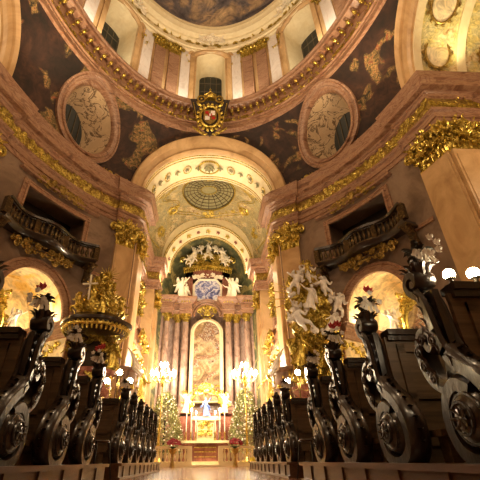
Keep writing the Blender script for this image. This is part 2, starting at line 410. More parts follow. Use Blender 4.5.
def wallband(outline, w, d, base=0):
    """moulding of width w outside a closed-open (s,z) outline, projecting d"""
    n=len(outline); P=[Vector(p) for p in outline]; N=[]
    for i in range(n):
        a=(P[min(i+1,n-1)]-P[max(i-1,0)]).normalized(); N.append(Vector((a.y,-a.x)))
    prof=[(0,base),(0,d*.7),(.25*w,d*.75),(.3*w,d*.5),(.65*w,d*.55),(.7*w,d),(w,d),(w,base)]
    return grid(n,len(prof),lambda i,j: wpt(P[i].x+N[i].x*prof[j][0],P[i].y+N[i].y*prof[j][0],prof[j][1]))
def wm(s,z,d=0,roll=0,sc=1):
    p,n=ell(tof(s),d=d); return wallmat((p.x,p.y,z),(n.x,n.y,0),roll,sc)
QUADS={(1,1):'front_right',(-1,1):'front_left',(1,-1):'back_right',(-1,-1):'back_left'}
def QM(sx,sy): return T(0,CY,0)@S(sx,sy,1)@T(0,-CY,0)
def qbuild(B, q, name, mat, parent=None, **k):
    R=MB(); m=QM(*q); R.v=[m@v for v in B.v]; R.f=list(B.f); return R.build(name,mat,parent,**k)
# ---- geometry of one quadrant (built for the front right and mirrored)
CH_HW, CH_ZS, CH_RZ = 1.87, 5.2, 2.05
ch = archpts(CH_HW,CH_ZS,CH_RZ)
outer=[(S2,0),(-CH_HW,0)]+[(-x,z) for x,z in ch[::1]][0:0]+[( -CH_HW,CH_ZS)]+[(x,z) for x,z in ch[::-1]][1:-1]+[(CH_HW,CH_ZS),(CH_HW,0),(S1,0),(S1,ZC),(S2,ZC)]
win=[(-1.8,8.1),(1.8,8.1),(1.8,10.35),(-1.8,10.35)]
WALL=MB().add(cdt(outer,[win],.45,lambda s,z: wpt(s,z)))
WALL.v=[Vector(v) for v in WALL.v]
# reveals
CHD=2.6; REV=MB()
cho=[(-CH_HW,0)]+[(-CH_HW,z) for z in (1.3,2.6,3.9)]+[(x,z) for x,z in ch[::-1]]+[(CH_HW,z) for z in (3.9,2.6,1.3)]+[(CH_HW,0)]
tx=Vector((NC.y,-NC.x,0))
if (wpt(1,0)-wpt(0,0)).dot(tx)<0: tx=-tx
def chapel(s,z,dep):   # point in the chapel: depth measured from the chord plane, outwards
    p=Vector((PC.x,PC.y,z))+tx*s+NOUT*dep; return p
REV.add(grid(len(cho),9,lambda i,j: (wpt(cho[i][0],cho[i][1]).lerp(chapel(cho[i][0],cho[i][1],CHD),j/8))))
BACK=MB().add(cdt([(s,z) for s,z in cho],[],.5,lambda s,z: chapel(s,z,CHD+ .0)))
WREV=MB()
wv=dens(win,.5); WREV.add(grid(len(wv),2,lambda i,j: wpt(*wv[i]) + NOUT*(1.4*j),closeu=True))
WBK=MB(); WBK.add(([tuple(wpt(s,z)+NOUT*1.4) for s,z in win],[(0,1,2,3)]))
# mouldings of the wall
MOLD=MB()
MOLD.add(wallband([(s,z) for s,z in ch[::-1]],.42,.14))
for sg in (-1,1): MOLD.add(wallbox(sg*CH_HW,sg*(CH_HW+.42),0,CH_ZS,0,.10))
fr=[(-1.8,8.05),(-1.8,10.35),(-1.79,10.36),(1.79,10.36),(1.8,10.35),(1.8,8.05)]
MOLD.add(wallband(dens(fr,.4)[:-8],.28,.12))
MOLD.add(wallbox(-2.15,2.15,10.62,10.72,0,.22))
MOLD.add(wallbox(S2+1.3,-CH_HW-.42,7.6,7.75,0,.08)); MOLD.add(wallbox(CH_HW+.42,S1-1.5,7.6,7.75,0,.08))
# impost cornice inside and beside the chapel arch
IMP=MB()
prof=[(0,4.55),(.08,4.6),(.08,4.75),(.2,4.85),(.22,5.0),(.32,5.08),(.34,5.2),(0,5.22)]
for sg in (-1,1):
    w=[wpt(sg*CH_HW,0),chapel(sg*CH_HW,0,CHD)]; path=[(p.x,p.y) for p in w]
    if sg<0: path=path
    else: path=path[::-1]
    # inward = towards chapel axis
    t=sweep(path,prof,caps=True)
    c=chapel(0,0,1.2); d0=(Vector(t[0][3])-Vector((c.x,c.y,t[0][3][2]))).length; d1=(Vector(t[0][0])-Vector((c.x,c.y,t[0][0][2]))).length
    if d0>d1: t=sweep(path[::-1],prof,caps=True)
    IMP.add(t)
    s0,s1=(sg*CH_HW,sg*(CH_HW+.55))
    for (da,za),(db,zb) in zip(prof[1:-1:2],prof[2::2]): IMP.add(wallbox(s0,s1,za,max(zb,za+.1),0,max(da,db)+.1))
t=sweep([(chapel(-CH_HW,0,CHD).x,chapel(-CH_HW,0,CHD).y),(chapel(CH_HW,0,CHD).x,chapel(CH_HW,0,CHD).y)][::1],prof)
c=chapel(0,0,1.2)
if (Vector(t[0][3])-Vector((c.x,c.y,4.75))).length>(Vector(t[0][0])-Vector((c.x,c.y,4.75))).length: t=sweep([(chapel(CH_HW,0,CHD).x,chapel(CH_HW,0,CHD).y),(chapel(-CH_HW,0,CHD).x,chapel(-CH_HW,0,CHD).y)],prof)
IMP.add(t)
GI=MB()   # gilded frieze under the impost
rr=random.Random(5)
for sg in (-1,1):
    for k in range(22):
        dep=.1+(CHD-.2)*(k+.5)/22; p=chapel(sg*(CH_HW-.03),rr.uniform(4.0,4.4),dep); n=-tx*sg
        GI.add(rr.choice([LEAF,SPI,LEAF2]),wallmat(p,n,rr.uniform(-2,2),.28))
    for k in range(9):
        s=sg*(CH_HW+.02+.5*(k/8)); GI.add(rr.choice([LEAF,SPI]),wm(s,rr.uniform(4.0,4.45),.05,rr.uniform(-2,2),.26))
for k in range(26):
    p=chapel(-CH_HW+.1+3.5*k/25,rr.uniform(4.0,4.4),CHD-.03); GI.add(rr.choice([LEAF,SPI,LEAF2]),wallmat(p,-NOUT,rr.uniform(-2,2),.28))
# entablature path
PIL=[(S2+.62,1.0),(S1-.64,1.3)]   # (s centre, width)
def bump(s): return .15 if (s<S2+1.25 or s>S1-1.45) else 0
path=[(13.6,9.1)]+[(10.1,9.1),(10.09,8.95),(XL-.12,8.95)]
ss=[S1-.14-(S1-S2-.28)*i/60 for i in range(61)]
cut=sorted([S1-1.45+.005,S1-1.45-.005,S2+1.25+.005,S2+1.25-.005]+ss,reverse=True)
for s in cut: 
    p,n=ell(tof(s),d=bump(s)); path.append((p.x,p.y))
path+=[(3.65,YC2+.05),(3.65,18.35),(3.8,18.36),(4.5,18.5),(4.5,24.3),(3.65,24.45),(3.65,26.1)]
def front_path(back=False):
    if not back: return path
    return path[:-3]
ENTP=[(-.05,10.85),(.05,10.9),(.05,11.1),(.10,11.12),(.10,11.36),(.18,11.42),(.20,11.52),(.06,11.56),(.06,12.2),(.14,12.24),(.16,12.36),(.22,12.40),(.22,12.50),(.42,12.54),(.44,12.58),(.44,12.82),(.48,12.86),(.54,13.06),(.56,13.2),(-.1,13.24)]
# dashes: frieze ornament
def frieze(pth, z, h, off, step, seed, d=.07):
    B=MB(); r=random.Random(seed); P=[Vector(p) for p in pth]
    for a,b in zip(P,P[1:]):
        L=(b-a).length
        if L<.12: 
            if r.random()>.6: continue
        n=Vector((-(b-a).y,(b-a).x)).normalized(); k=max(1,int(L/step))
        for q in range(k):
            p=a.lerp(b,(q+.5)/k)+n*(off+d)
            for _ in range(2):
                B.add(r.choice([LEAF,LEAF2,SPI,SPI]),wallmat((p.x,p.y,z+h*r.uniform(.15,.85)),(n.x,n.y,0),r.uniform(-1.9,1.9),h*r.uniform(.3,.5)))
    return B
# pilasters: shaft as front slab + panel, base, capital
def pilaster_parts(mat4, w, z1=9.55, ztop=10.88, d=.16, plinth=1.3):
    sh=MB(); sh.add(box(-w/2,w/2,-d,.05,plinth,z1),mat4)
    sh.add(box(-w/2+.08,w/2-.08,-d-.03,-d+.01,plinth+.5,z1-.25),mat4)
    ba=MB(); ba.add(box(-w/2-.12,w/2+.12,-d-.12,.05,0,plinth-.25),mat4)
    for (e,za,zb) in ((.16,plinth-.25,plinth-.15),(.10,plinth-.15,plinth),(.13,plinth,plinth+.12),(.06,plinth+.12,plinth+.26)):
        ba.add(box(-w/2-e,w/2+e,-d-e,.05,za,zb),mat4)
    ca=MB(); capital(ca,mat4@T(0,-.0,z1),w,ztop-z1,d)
    return sh,ba,ca
PILS=[]
for s,w in PIL: 
    p,n=ell(tof(s)); PILS.append((wallmat((p.x,p.y,0),(n.x,n.y,0)),w))
PILS.append((wallmat((XL+.62,9.1,0),(0,-1,0)),1.35))
PILS.append((wallmat((3.8,17.55,0),(-1,0,0)),1.3))
walls={}
for q,nm in QUADS.items():
    w=struct(qbuild(WALL,q,'wall_'+nm,'wall')); walls[q]=w
    front=q[1]==1
    qbuild(REV,q,'chapel_vault','chapel',w); qbuild(BACK,q,'chapel_back_wall','chapel',w)
    qbuild(WREV,q,'gallery_reveal','wall',w); qbuild(WBK,q,'gallery_back','dark',w,smooth=False)  # gallery back: near-black sheet, the unlit depth put into its colour
    qbuild(MOLD,q,'moulding','pink',w); qbuild(IMP,q,'impost_cornice','pink',w)
    if front: qbuild(GI,q,'impost_frieze','gold',w)
    for m4,wd in PILS:
        sh,ba,ca=pilaster_parts(m4,wd)
        ps=qbuild(sh,q,'pilaster','ochre',w,smooth=False); qbuild(ba,q,'pilaster_base','pink',ps,smooth=False)
        if front: qbuild(ca,q,'capital','gold',ps)
    # entablature
    pth=path if front else path[:-4]
    e=struct(qbuild(MB().add(sweep(pth,ENTP)),q,'trim_1','pink'))
    e.name='trim_%d'%(list(QUADS).index(q)+1)
    if front:
        fz=qbuild(frieze(pth,11.56,.62,.06,.22,3,.03),q,'frieze_scrollwork','gold',e); 
        qbuild(MB().add(sweep(pth,[(.062,11.6),(.075,11.62),(.075,12.16),(.062,12.18)])),q,'frieze_ground','darkgold',e)
# side arm walls, chancel walls
def polywall(pts,z0,z1): return grid(len(pts),2,lambda i,j:(pts[i][0],pts[i][1],(z0,z1)[j]))
for sx,nm in ((1,'right'),(-1,'left')):
    B=MB()
    B.add(polywall([(sx*XL,9.1),(sx*13.5,9.1),(sx*13.5,1.5),(sx*XL,1.5)],0,ZC))
    B.add(([(sx*13.5,CY+RA*cos(pi*i/24),ZC-.3+(RZA+.4)*sin(pi*i/24)) for i in range(25)],[tuple(range(25))]))
    struct(B.build('wall_'+nm,'wall',smooth=False))
    B=MB(); B.add(polywall([(sx*3.8,YC2),(sx*3.8,18.4),(sx*4.65,18.45),(sx*4.65,24.4),(sx*3.8,24.5),(sx*3.8,26.2)],0,ZC))
    cw=struct(B.build('wall_chancel_'+nm,'ochre',smooth=False))
    for yy,wd in ((25.3,1.0),):
        sh,ba,ca=pilaster_parts(wallmat((sx*3.8,yy,0),(-sx,0,0)),wd)
        ps=sh.build('pilaster','ochre',cw,smooth=False); ba.build('pilaster_base','pink',ps,smooth=False); ca.build('capital','gold',ps)
    for yy in (19.3,23.6):
        sh,ba,ca=pilaster_parts(wallmat((sx*4.65,yy,0),(-sx,0,0)),.8)
        ps=sh.build('pilaster','pink',cw,smooth=False); ca.build('capital','gold',ps)
B=MB(); B.add(polywall([(3.8,2*CY-YC2),(3.8,-10),(-3.8,-10),(-3.8,2*CY-YC2)],0,ZC+4)); struct(B.build('wall_back','wall',smooth=False))
# floor
B=MB(); B.add(([(-16,-12,0),(16,-12,0),(16,34,0),(-16,34,0)],[(0,1,2,3)])); struct(B.build('floor','floor'))
# ---------------------------------------------------------------- pendentives
ZR=17.2
def SA(z): u=max(0,(z-ZC)/(ZR-ZC)); return AW-1.35*u**1.7, BW-2.6*u**1.7
def spt(t,z,d=0):
    a,b=SA(z); p,n=ell(t,a,b,d); return Vector((p.x,p.y,z))
def arch_t(phi,ra=RA,rz=RZA,lat=False):
    z=ZC+rz*sin(phi); a,b=SA(z)
    return (math.acos(min(1,ra*cos(phi)/b)) if lat else math.asin(min(1,ra*cos(phi)/a))), z
K=10.
oc_t,oc_z=math.asin(6.4/8.72),15.3
pa=[arch_t(pi/2-pi/2*i/20) for i in range(21)]; pb=[arch_t(pi/2*i/20,lat=True) for i in range(21)]
poly=[(t*K,z) for t,z in pa]+[(t*K,z) for t,z in pb]+[(pi/2*K,ZR),(0,ZR)]
OR=1.34
def ocp(r,n=40): return [((oc_t+r*cos(TAU*i/n)/9.6)*K, oc_z+r*1.08*sin(TAU*i/n)) for i in range(n)]
PEN=MB().add(cdt(poly,[ocp(OR)],.42,lambda s,z: spt(s/K,z)))
# oculus frame and splay
oN=spt(oc_t,oc_z,1)-spt(oc_t,oc_z); oN.z=-.25; oN.normalize()
OF=MB(); pr=[(OR-.04,-.1),(OR-.02,.10),(OR+.06,.2),(OR+.16,.2),(OR+.2,.12),(OR+.30,.12),(OR+.34,.18),(OR+.42,.16),(OR+.44,-.05)]
def ocf(i,j):
    a=TAU*i/48; r,d=pr[j]; p=spt(oc_t+r*cos(a)/9.6,oc_z+r*1.08*sin(a)); return p+oN*d
OF.add(grid(48,len(pr),ocf,closeu=True))
OS=MB(); oOut=Vector((.95,.25,-.15)).normalized()
oc_c=spt(oc_t,oc_z)
def oss(i,j):
    a=TAU*i/48; p=spt(oc_t+OR*cos(a)/9.6,oc_z+OR*1.08*sin(a)); q=j/8
    c=oc_c.lerp(p,1-.30*q)+oOut*(1.35*q); return c
OS.add(grid(48,9,oss,closeu=True))
OG=MB(); vs=[oss(i,8) for i in range(48)]; OG.add((vs,[tuple(range(48))]))
OB=MB()
for k in (-2,-1,0,1,2):
    a=math.acos(k/3); OB.add(tube([oss(round(a/TAU*48)%48,8)-oOut*.03,oss(round((TAU-a)/TAU*48)%48,8)-oOut*.03],.03,4))
# arch faces on the curved surface
def archface(lat, w=.66):
    prf=[(-.02,-.05),(0,.10),(.12,.16),(.16,.10),(.40,.10),(.44,.20),(.62,.24),(w,.18),(w,-.05)]
    def f(i,j):
        phi=pi*i/64; o,d=prf[j]; t,z=arch_t(phi if phi<=pi/2 else pi-phi,RA+o,RZA+o*(1.0),lat)
        p=spt(t,z); pn=spt(t,z,1)-p
        if lat:
            if phi>pi/2: p.y=2*CY-p.y; pn.y=-pn.y
        else:
            if phi>pi/2: p.x=-p.x; pn.x=-pn.x
        return p+pn*d
    return grid(65,len(prf),f)
def band(lat, x1, ra1, rz1, n=5, off=0):
    """intrados from the arch edge on the curved wall to the end plane"""
    def f(i,j):
        phi=pi*i/48; t,z=arch_t(phi if phi<=pi/2 else pi-phi,RA,RZA,lat); p=spt(t,z,.0)
        if lat:
            if phi>pi/2: p.y=2*CY-p.y
            e=Vector((x1,CY+ra1*cos(phi),ZC+rz1*sin(phi)))
        else:
            if phi>pi/2: p.x=-p.x
            e=Vector((ra1*cos(phi),x1,ZC+rz1*sin(phi)))
        return p.lerp(e,j/(n-1))
    return grid(49,n,f), f
ceil=struct(MB().add(([(0,0,40),(.01,0,40),(0,.01,40)],[(0,1,2)])).build('ceiling_pendentives','pend')) if False else None
for q,nm in QUADS.items():
    c=struct(qbuild(PEN,q,'ceiling_pendentive_'+nm,'pend'))
    fo=qbuild(OF,q,'oculus_frame','pink',c); qbuild(OS,q,'oculus_splay','oculus',fo); qbuild(OG,q,'oculus_glass','blackglass',fo,smooth=False); qbuild(OB,q,'oculus_bar','lead',fo)
    if q[1]==1:  # gilded strip at the foot of the pendentive
        B=MB(); r=random.Random(8)
        for k in range(46):
            t=T2+.03+(T1-T2-.06)*k/45; p=spt(t,ZC+.12+.1*r.random(),.12); nn=spt(t,ZC,1)-spt(t,ZC)
            if abs(t-oc_t)<.13: continue
            B.add(r.choice([LEAF,SPI,LEAF2]),wallmat(p,nn,r.uniform(-1.6,1.6),.34))
        qbuild(B,q,'foot_scrollwork','gold',c)
# lateral arms vault
for sx,nm in ((1,'right'),(-1,'left')):
    t,f=band(True,13.5,RA,RZA,9); m=S(sx,1,1)
    v=struct(MB().add(t,m).build('ceiling_side_arm_'+nm,'vault'))
    MB().add(archface(True),m).build('arch_moulding','ochre',v)
    rib=MB()
    for a,b in ((.0,.06),(.36,.43),(.9,1.0)):
        def g(i,j):
            phi=pi*i/48; c=Vector((0,CY,ZC)); u,k=[(a,0),(a,.09),(b,.09),(b,0)][j]
            def P(u):
                return f(i,0).lerp(f(i,8),u)
            p=P(u); d=Vector((0,CY-p.y,ZC-p.z)).normalized(); return p+d*k
        rib.add(grid(49,4,g),m)
    rib.build('vault_rib','cream',v)
    med=MB(); gm=MB()
    for uu in (.2,.66):
        for pp in (.17,.34,.5,.66,.83):
            i=int(48*pp); p=f(i,0).lerp(f(i,8),uu); d=Vector((0,CY-p.y,ZC-p.z)).normalized(); ex=Vector((1,0,0)); 
            fm=frame(p+d*.05,ex,d.cross(ex),d); ring=[(.52*cos(TAU*k/32),.66*sin(TAU*k/32),.02) for k in range(33)]
            gm.add(tube(ring,.05,6),m@fm); med.add(([q_ for q_ in ring[:-1]],[tuple(range(32))]),m@fm)
            for k in range(14):
                a=TAU*k/14; gm.add(SPI,m@fm@T(.66*cos(a),.80*sin(a),.02)@RZ(a)@RX(pi/2)@S(.16))
    gm.build('medallion_frame','darkgold',v); med.build('medallion_painting','chapel',v)
# chancel arch band
t,f=band(False,18.4,3.45,2.8,7)
cb=struct(MB().add(t).build('ceiling_chancel_arch','cream'))
MB().add(archface(False)).build('arch_moulding','ochre',cb)
gb=MB(); gr=MB(); mb=MB()
for u in (.06,.14,.86,.94):
    gb.add(tube([f(i,0).lerp(f(i,6),u)*1.0 for i in range(49)],.035,5))
for k in range(1,16):
    ph=3*k; p=f(ph,0).lerp(f(ph,6),.5); d=Vector((-p.x,0,ZC-p.z)).normalized(); ex=Vector((0,1,0)); fm=frame(p+d*.02,ex,d.cross(ex),d)
    if k==8:
        gb.add(tube([(.55*cos(TAU*i/24),.62*sin(TAU*i/24),.03) for i in range(25)],.06,6),fm); gr.add(rosette(.4,8,.15),fm)
    elif k%2==0:
        gb.add(tube([(.32*cos(TAU*i/20),.26*sin(TAU*i/20),.03) for i in range(21)],.03,5),fm); gr.add(rosette(.18,6,.1),fm)
    else: gr.add(rosette(.24,4,.1),fm)
gb.build('gilded_border','gold',cb); gr.build('rosette','sage',cb)
# rear arch: plain vault behind the camera
t,_=band(False,CY+15.5,3.6,3.0,4); rv=struct(MB().add(t,S(1,1,1)@T(0,2*CY,0)@S(1,-1,1)).build('ceiling_rear_vault','vault'))
MB().add(archface(False),T(0,2*CY,0)@S(1,-1,1)).build('arch_moulding','ochre',rv)
# chancel sail vault
def sail(i,j):
    y=18.4+6.7*i/24; w=i/24; ph=pi*j/40; zc=3.15+1.1*w+.75*sin(pi*w); X=3.5+1.05*sin(pi*w)**.6 if 0<w<1 else 3.5
    e=.85
    c,s=cos(ph),sin(ph); return (X*math.copysign(abs(c)**e,c), y, ZC+zc*abs(s)**e)
cv=struct(MB().add(grid(25,41,sail)).build('ceiling_chancel_vault','sailfresco'))
def sailP(u,v):  # u,v in 0..1 -> point, normal
    i,j=u*24,v*40; p=Vector(sail(i,j)); a=Vector(sail(min(24,i+.5),j))-p; b=Vector(sail(i,j+.5))-p
    n=a.cross(b).normalized() if a.length>0 and b.length>0 else Vector((0,0,-1))
    if n.z>0: n=-n
    return p,n
# painted cupola drawn in relief: concentric mouldings and meridians
B=MB(); G=MB(); D=MB()
def ov(r,a): return .44+r*.40*cos(a)*1.0, .5+r*.12*sin(a)
for r_,rad in ((1,.06),(.94,.03),(.82,.025),(.68,.025),(.52,.025),(.38,.025),(.24,.04)):
    pts=[]
    for k in range(41):
        p,n=sailP(*ov(r_,TAU*k/40)); pts.append(p+n*.03)
    (G if r_ in (1,.24) else B).add(tube(pts,rad,5))
for k in range(20):
    a=TAU*k/20; B.add(tube([sailP(*ov(q,a))[0]+sailP(*ov(q,a))[1]*.03 for q in (.24,.5,.72,.94)],.025,4))
n_=24
def disc(i,j):
    p,n=sailP(*ov(.97*j/6+.001,TAU*i/n_)); return p+n*.012
D.add(grid(n_,7,disc,closeu=True)); D.build('painted_cupola','sage',cv); B.build('cupola_rib','bronze',cv)
rr=random.Random(3)
for (u,v) in ((.72,.30),(.72,.70),(.30,.24),(.30,.76),(.86,.16),(.86,.84),(.12,.5),(.9,.5)):
    p,n=sailP(u,v); ex=Vector((1,0,0)); ex=(ex-n*ex.dot(n)).normalized(); fm=frame(p+n*.03,ex,n.cross(ex),n)
    if .6<u<.8: G.add(tube([(.34*cos(TAU*i/20),.3*sin(TAU*i/20),.03) for i in range(21)],.06,5),fm)
    for k in range(9):
        a=TAU*k/9; G.add(rr.choice([SPI,SPI,LEAF2]),fm@T(.42*cos(a),.42*sin(a),0)@RZ(a+rr.uniform(-.5,.5))@RX(pi/2)@S(.33))
for q_ in (1.22,1.32):
    G.add(tube([sailP(min(.97,max(.03,.44+q_*.40*cos(TAU*k/60))),.5+q_*(.16+.03*cos(8*TAU*k/60))*sin(TAU*k/60))[0] for k in range(61)],.035,5))
for k in range(26):
    a=TAU*k/26; p,n=sailP(min(.95,max(.05,.44+.46*cos(a))),.5+.21*sin(a)); ex=Vector((1,0,0)); ex=(ex-n*ex.dot(n)).normalized(); G.add(rr.choice([SPI,LEAF2,LEAF]),frame(p+n*.03,ex,n.cross(ex),n)@RZ(rr.uniform(0,6))@RX(pi/2)@S(.32))
for v0 in (.07,.93):
    G.add(tube([sailP(.04+.9*k/20,v0)[0] for k in range(21)],.05,5))
G.build('gilded_scrollwork','gold',cv)
# wall with the apse arch
B=MB()
oA=[(-4.7,0),(-3.0,0)]; 
arc_in=[(3.5*cos(pi*i/32),ZC-.2+3.9*sin(pi*i/32)) for i in range(33)]
B.add(cdt([(4.7,ZC)]+[(4.7,18.6),(-4.7,18.6),(-4.7,ZC)]+[(-3.5,ZC-.2)]+arc_in[::-1][1:-1]+[(3.5,ZC-.2)],[],.6,lambda x,z:(x,25.0,z)))
aw=struct(B.build('wall_apse_arch','pend',smooth=False))
aw.data.materials[0]=M['cream']
B=MB()
def ain(i,j):
    ph=pi*i/32; u=j/4; return ((3.5-.5*u)*cos(ph), 25+1.25*u, ZC-.2+(3.9-.5*u)*sin(ph))
B.add(grid(33,5,ain)); ap=B.build('apse_arch_soffit','cream',aw)
G=MB(); R=MB()
for u in (0,.5,3.5,4): G.add(tube([ain(i,u) for i in range(33)],.05,5))
for k in range(1,12):
    p=Vector(ain(32*k/12,2)); d=Vector((-p.x,-1.0,ZC-p.z)).normalized(); ex=Vector((0,1,0)); ex=(ex-d*ex.dot(d)).normalized(); fm=frame(p+d*.03,ex,d.cross(ex),d)
    (R if k%2 else G).add(rosette(.2 if k%2 else .26,5,.1),fm)
G.build('gilded_border','gold',ap); R.build('rosette','redmarble',ap)
# apse
B=MB(); n=33
def aps(i,j):
    th=pi*i/32; 
    if j<8: return (3.8*cos(th),26.2+4.6*sin(th),ZC*j/7)
    f2=(j-7)/8*pi/2; return (3.8*cos(th)*cos(f2),26.2+4.6*sin(th)*cos(f2),ZC+3.9*sin(f2))
B.add(grid(33,16,aps)); struct(B.build('wall_apse','apse'))
# ---------------------------------------------------------------- ring, drum, dome
A0,B0=7.6,9.85; NR=160
ringp=[tuple(ell(TAU*i/NR,A0,B0)[0]) for i in range(NR)][::-1]
RP=[(-.25,17.0),(-.02,17.12),(0,17.18),(0,17.34),(.06,17.37),(.06,17.46),(.16,17.5),(.16,17.54),(.04,17.57),(.04,17.9),(.14,17.95),(.16,18.1),(.16,18.32),(.66,18.36),(.70,18.42),(.70,18.52),(.78,18.6),(.78,18.68),(-.4,18.72)]
rg=struct(MB().add(sweep(ringp,RP,closed=True)).build('ceiling_ring_cornice','pink'))
def ringm(t,d,z):
    p,n=ell(t,A0,B0,d); return wallmat((p.x,p.y,z),(n.x,n.y,0))
G=MB(); H=MB(); r=random.Random(2)
for k in range(118):
    m=ringm(TAU*(k+.5)/118,.16,18.1)
    G.add(box(-.08,.08,-.40,.02,.08,.2),m); H.add(sphere(1,8,6),m@T(0,-.26,.02)@S(.105,.14,.11)); H.add(sphere(1,8,5),m@T(0,-.06,-.06)@S(.07,.06,.10))
F_=MB()
for k in range(300):
    m=ringm(TAU*k/300,.06,r.uniform(17.66,17.8)); F_.add(r.choice([LEAF,SPI,LEAF2]),m@RY(r.uniform(-2,2))@S(.30))
F_.build('frieze_scrollwork','gold',rg)
G.build('modillion','pink',rg,smooth=False); H.build('modillion_boss','gold',rg)
AD,BD=7.7,9.9; Z0,Z1=18.7,25.4
def dpt(t,z,d=0): p,n=ell(t,AD,BD,d); return Vector((p.x,p.y,z))
def dm(t,z,d=0): p,n=ell(t,AD,BD,d); return wallmat((p.x,p.y,z),(n.x,n.y,0))
KD=8.8; WH=1.12
wins=[]
def wino(t0): 
    return [((t0*KD)+x,z) for x,z in [(-WH,19.2),(WH,19.2)]+archpts(WH,24.1,.65,10)]
tw=[k*pi/4 for k in range(8)]
D=MB()
for k in range(8):
    t0=tw[k]; lo,hi=(t0-pi/8)*KD,(t0+pi/8)*KD
    D.add(cdt([(lo,Z0),(hi,Z0),(hi,Z1),(lo,Z1)],[wino(t0)],.5,lambda s,z: dpt(s/KD,z)))
dr=struct(D.build('ceiling_drum','ochre'))
for k in range(8):
    t0=tw[k]; B=MB(); loop=dens(wino(t0),.4); c,nn=ell(t0,AD,BD); no=Vector((-nn.x,-nn.y,0))
    def rv(i,j):
        s,z=loop[i]; p=dpt(s/KD,z); u=j/3; z2=z if z<22.4 else z-.35*u*(z-22.4)/2.3; q=p.lerp(Vector((c.x,c.y,z)),.18*u)+no*1.5*u; q.z=z2; return q
    B.add(grid(len(loop),4,rv,closeu=True)); rev=B.build('window_reveal','cream',dr)
    B=MB(); B.add(([rv(i,3) for i in range(len(loop))],[tuple(range(len(loop)))])); gl=B.build('window_pane','blackglass',dr,smooth=False)
    B=MB(); 
    ex=Vector((nn.y,-nn.x,0)); cc=Vector((c.x,c.y,0))+no*1.45
    for x in (-.84,-.42,0,.42,.84): B.add(tube([cc+ex*x+Vector((0,0,19.3)),cc+ex*x+Vector((0,0,24.2))],.035,4))
    for z in (19.9,20.8,21.7,22.6,23.5): B.add(tube([cc-ex*.9+Vector((0,0,z)),cc+ex*.9+Vector((0,0,z))],.035,4))
    B.build('window_bar','lead',gl)
    B=MB(); 
    for sg in (-1,1):
        B.add(box(sg*WH-.02,sg*(WH+.28),-.22,.05,18.7,24.1) if sg>0 else box(-WH-.28,-WH+.02,-.22,.05,18.7,24.1),dm(t0,0))
        B.add(box(min(sg*(WH+.3),sg*(WH+.5)),max(sg*(WH+.3),sg*(WH+.5)),-.12,.05,18.7,24.0),dm(t0,0))
    arc_=[(x,0,z) for x,z in archpts(WH+.15,24.1,.75,16)]
    B.add(tube([(x,-.12,z) for x,_,z in arc_],.17,6),dm(t0,0)); B.add(tube([(x*1.2,-.2,z+.22) for x,_,z in arc_],.10,6),dm(t0,0))
    B.build('window_surround','ochre',dr)
    B=MB(); ornament(B,dm(t0,25.5,.55),2.0,1.0,20,.45,k,True,.2); B.build('window_cartouche','statue',dr)
    B=MB()
    for sg in (-1,1): ornament(B,dm(t0,23.7,.15)@T(sg*1.75,0,0),.5,.9,5,.4,k+20,True,.1)
    B.build('gilded_drop','gold',dr)
# strips between the windows
Wt=MB(); Pk=MB(); Cp=MB(); 
for k in range(8):
    c0=tw[k]+pi/8
    for sg in (-1,1):
        for (a,b,Bm,d,zt) in ((.018,.105,Pk,.2,23.55),(.125,.205,Wt,.06,24.6)):
            n=5
            def g(i,j):
                t=c0+sg*(a+(b-a)*i/(n-1)); dd,z=[(0,18.75),(d,18.75),(d,zt),(0,zt)][j]; return dpt(t,z,dd)
            tt=grid(n,4,g,closev=True); tt[1].append((0,1,2,3)); tt[1].append(tuple((n-1)*4+x for x in (3,2,1,0))); Bm.add(tt)
        capital(Cp,dm(c0+sg*.062,23.55,0),.72,1.05,.2)
Wt.build('marble_panel','white',dr); Pk.build('drum_pilaster','pink',dr); Cp.build('drum_capital','gold',dr)
dp=[tuple(ell(TAU*i/NR,AD,BD)[0]) for i in range(NR)][::-1]
UP=[(-.1,24.65),(.2,24.70),(.2,24.90),(.28,24.95),(.28,25.20),(.22,25.22),(.22,25.55),(.4,25.65),(.45,25.80),(.75,25.90),(.8,26.10),(.9,26.25),(.55,26.32),(.5,26.60),(.75,26.70),(.8,26.85),(.6,26.90),(.1,26.95)]
uc=struct(MB().add(sweep(dp,UP,closed=True)).build('ceiling_upper_cornice','cream'))
B=MB()
for k in range(150):
    p,n=ell(TAU*k/150,AD,BD,.27); B.add(r.choice([LEAF,SPI]),wallmat((p.x,p.y,25.38),(n.x,n.y,0),r.uniform(-2,2),.32))
B.build('frieze_scrollwork','gold',uc)
B=MB(); B.add(grid(97,14,lambda i,j:(6.95*cos(TAU*i/96)*cos(j/13*pi/2*.999),CY+9.15*sin(TAU*i/96)*cos(j/13*pi/2*.999),26.8+5.5*sin(j/13*pi/2))))
struct(B.build('ceiling_dome','dome'))
# ---------------------------------------------------------------- furnishing
def loc_of(root): return root.matrix_world.translation if False else Vector(root.location)
def part(B, root, name, mat, parent=None, q=(1,1), **k):
    """B in world coordinates of the right front quadrant -> child of root"""
    m=QM(*q); R=MB(); o=Vector(root.location)
    R.v=[(m@v)-o for v in B.v]; R.f=list(B.f); return R.build(name,mat,parent or root,**k)
def rootq(name,label,cat,p,q=(1,1),group=None):
    return thing(name,label,cat,tuple(QM(*q)@Vector(p)),0,group)
SIDE={(1,1):'right',(-1,1):'left'}
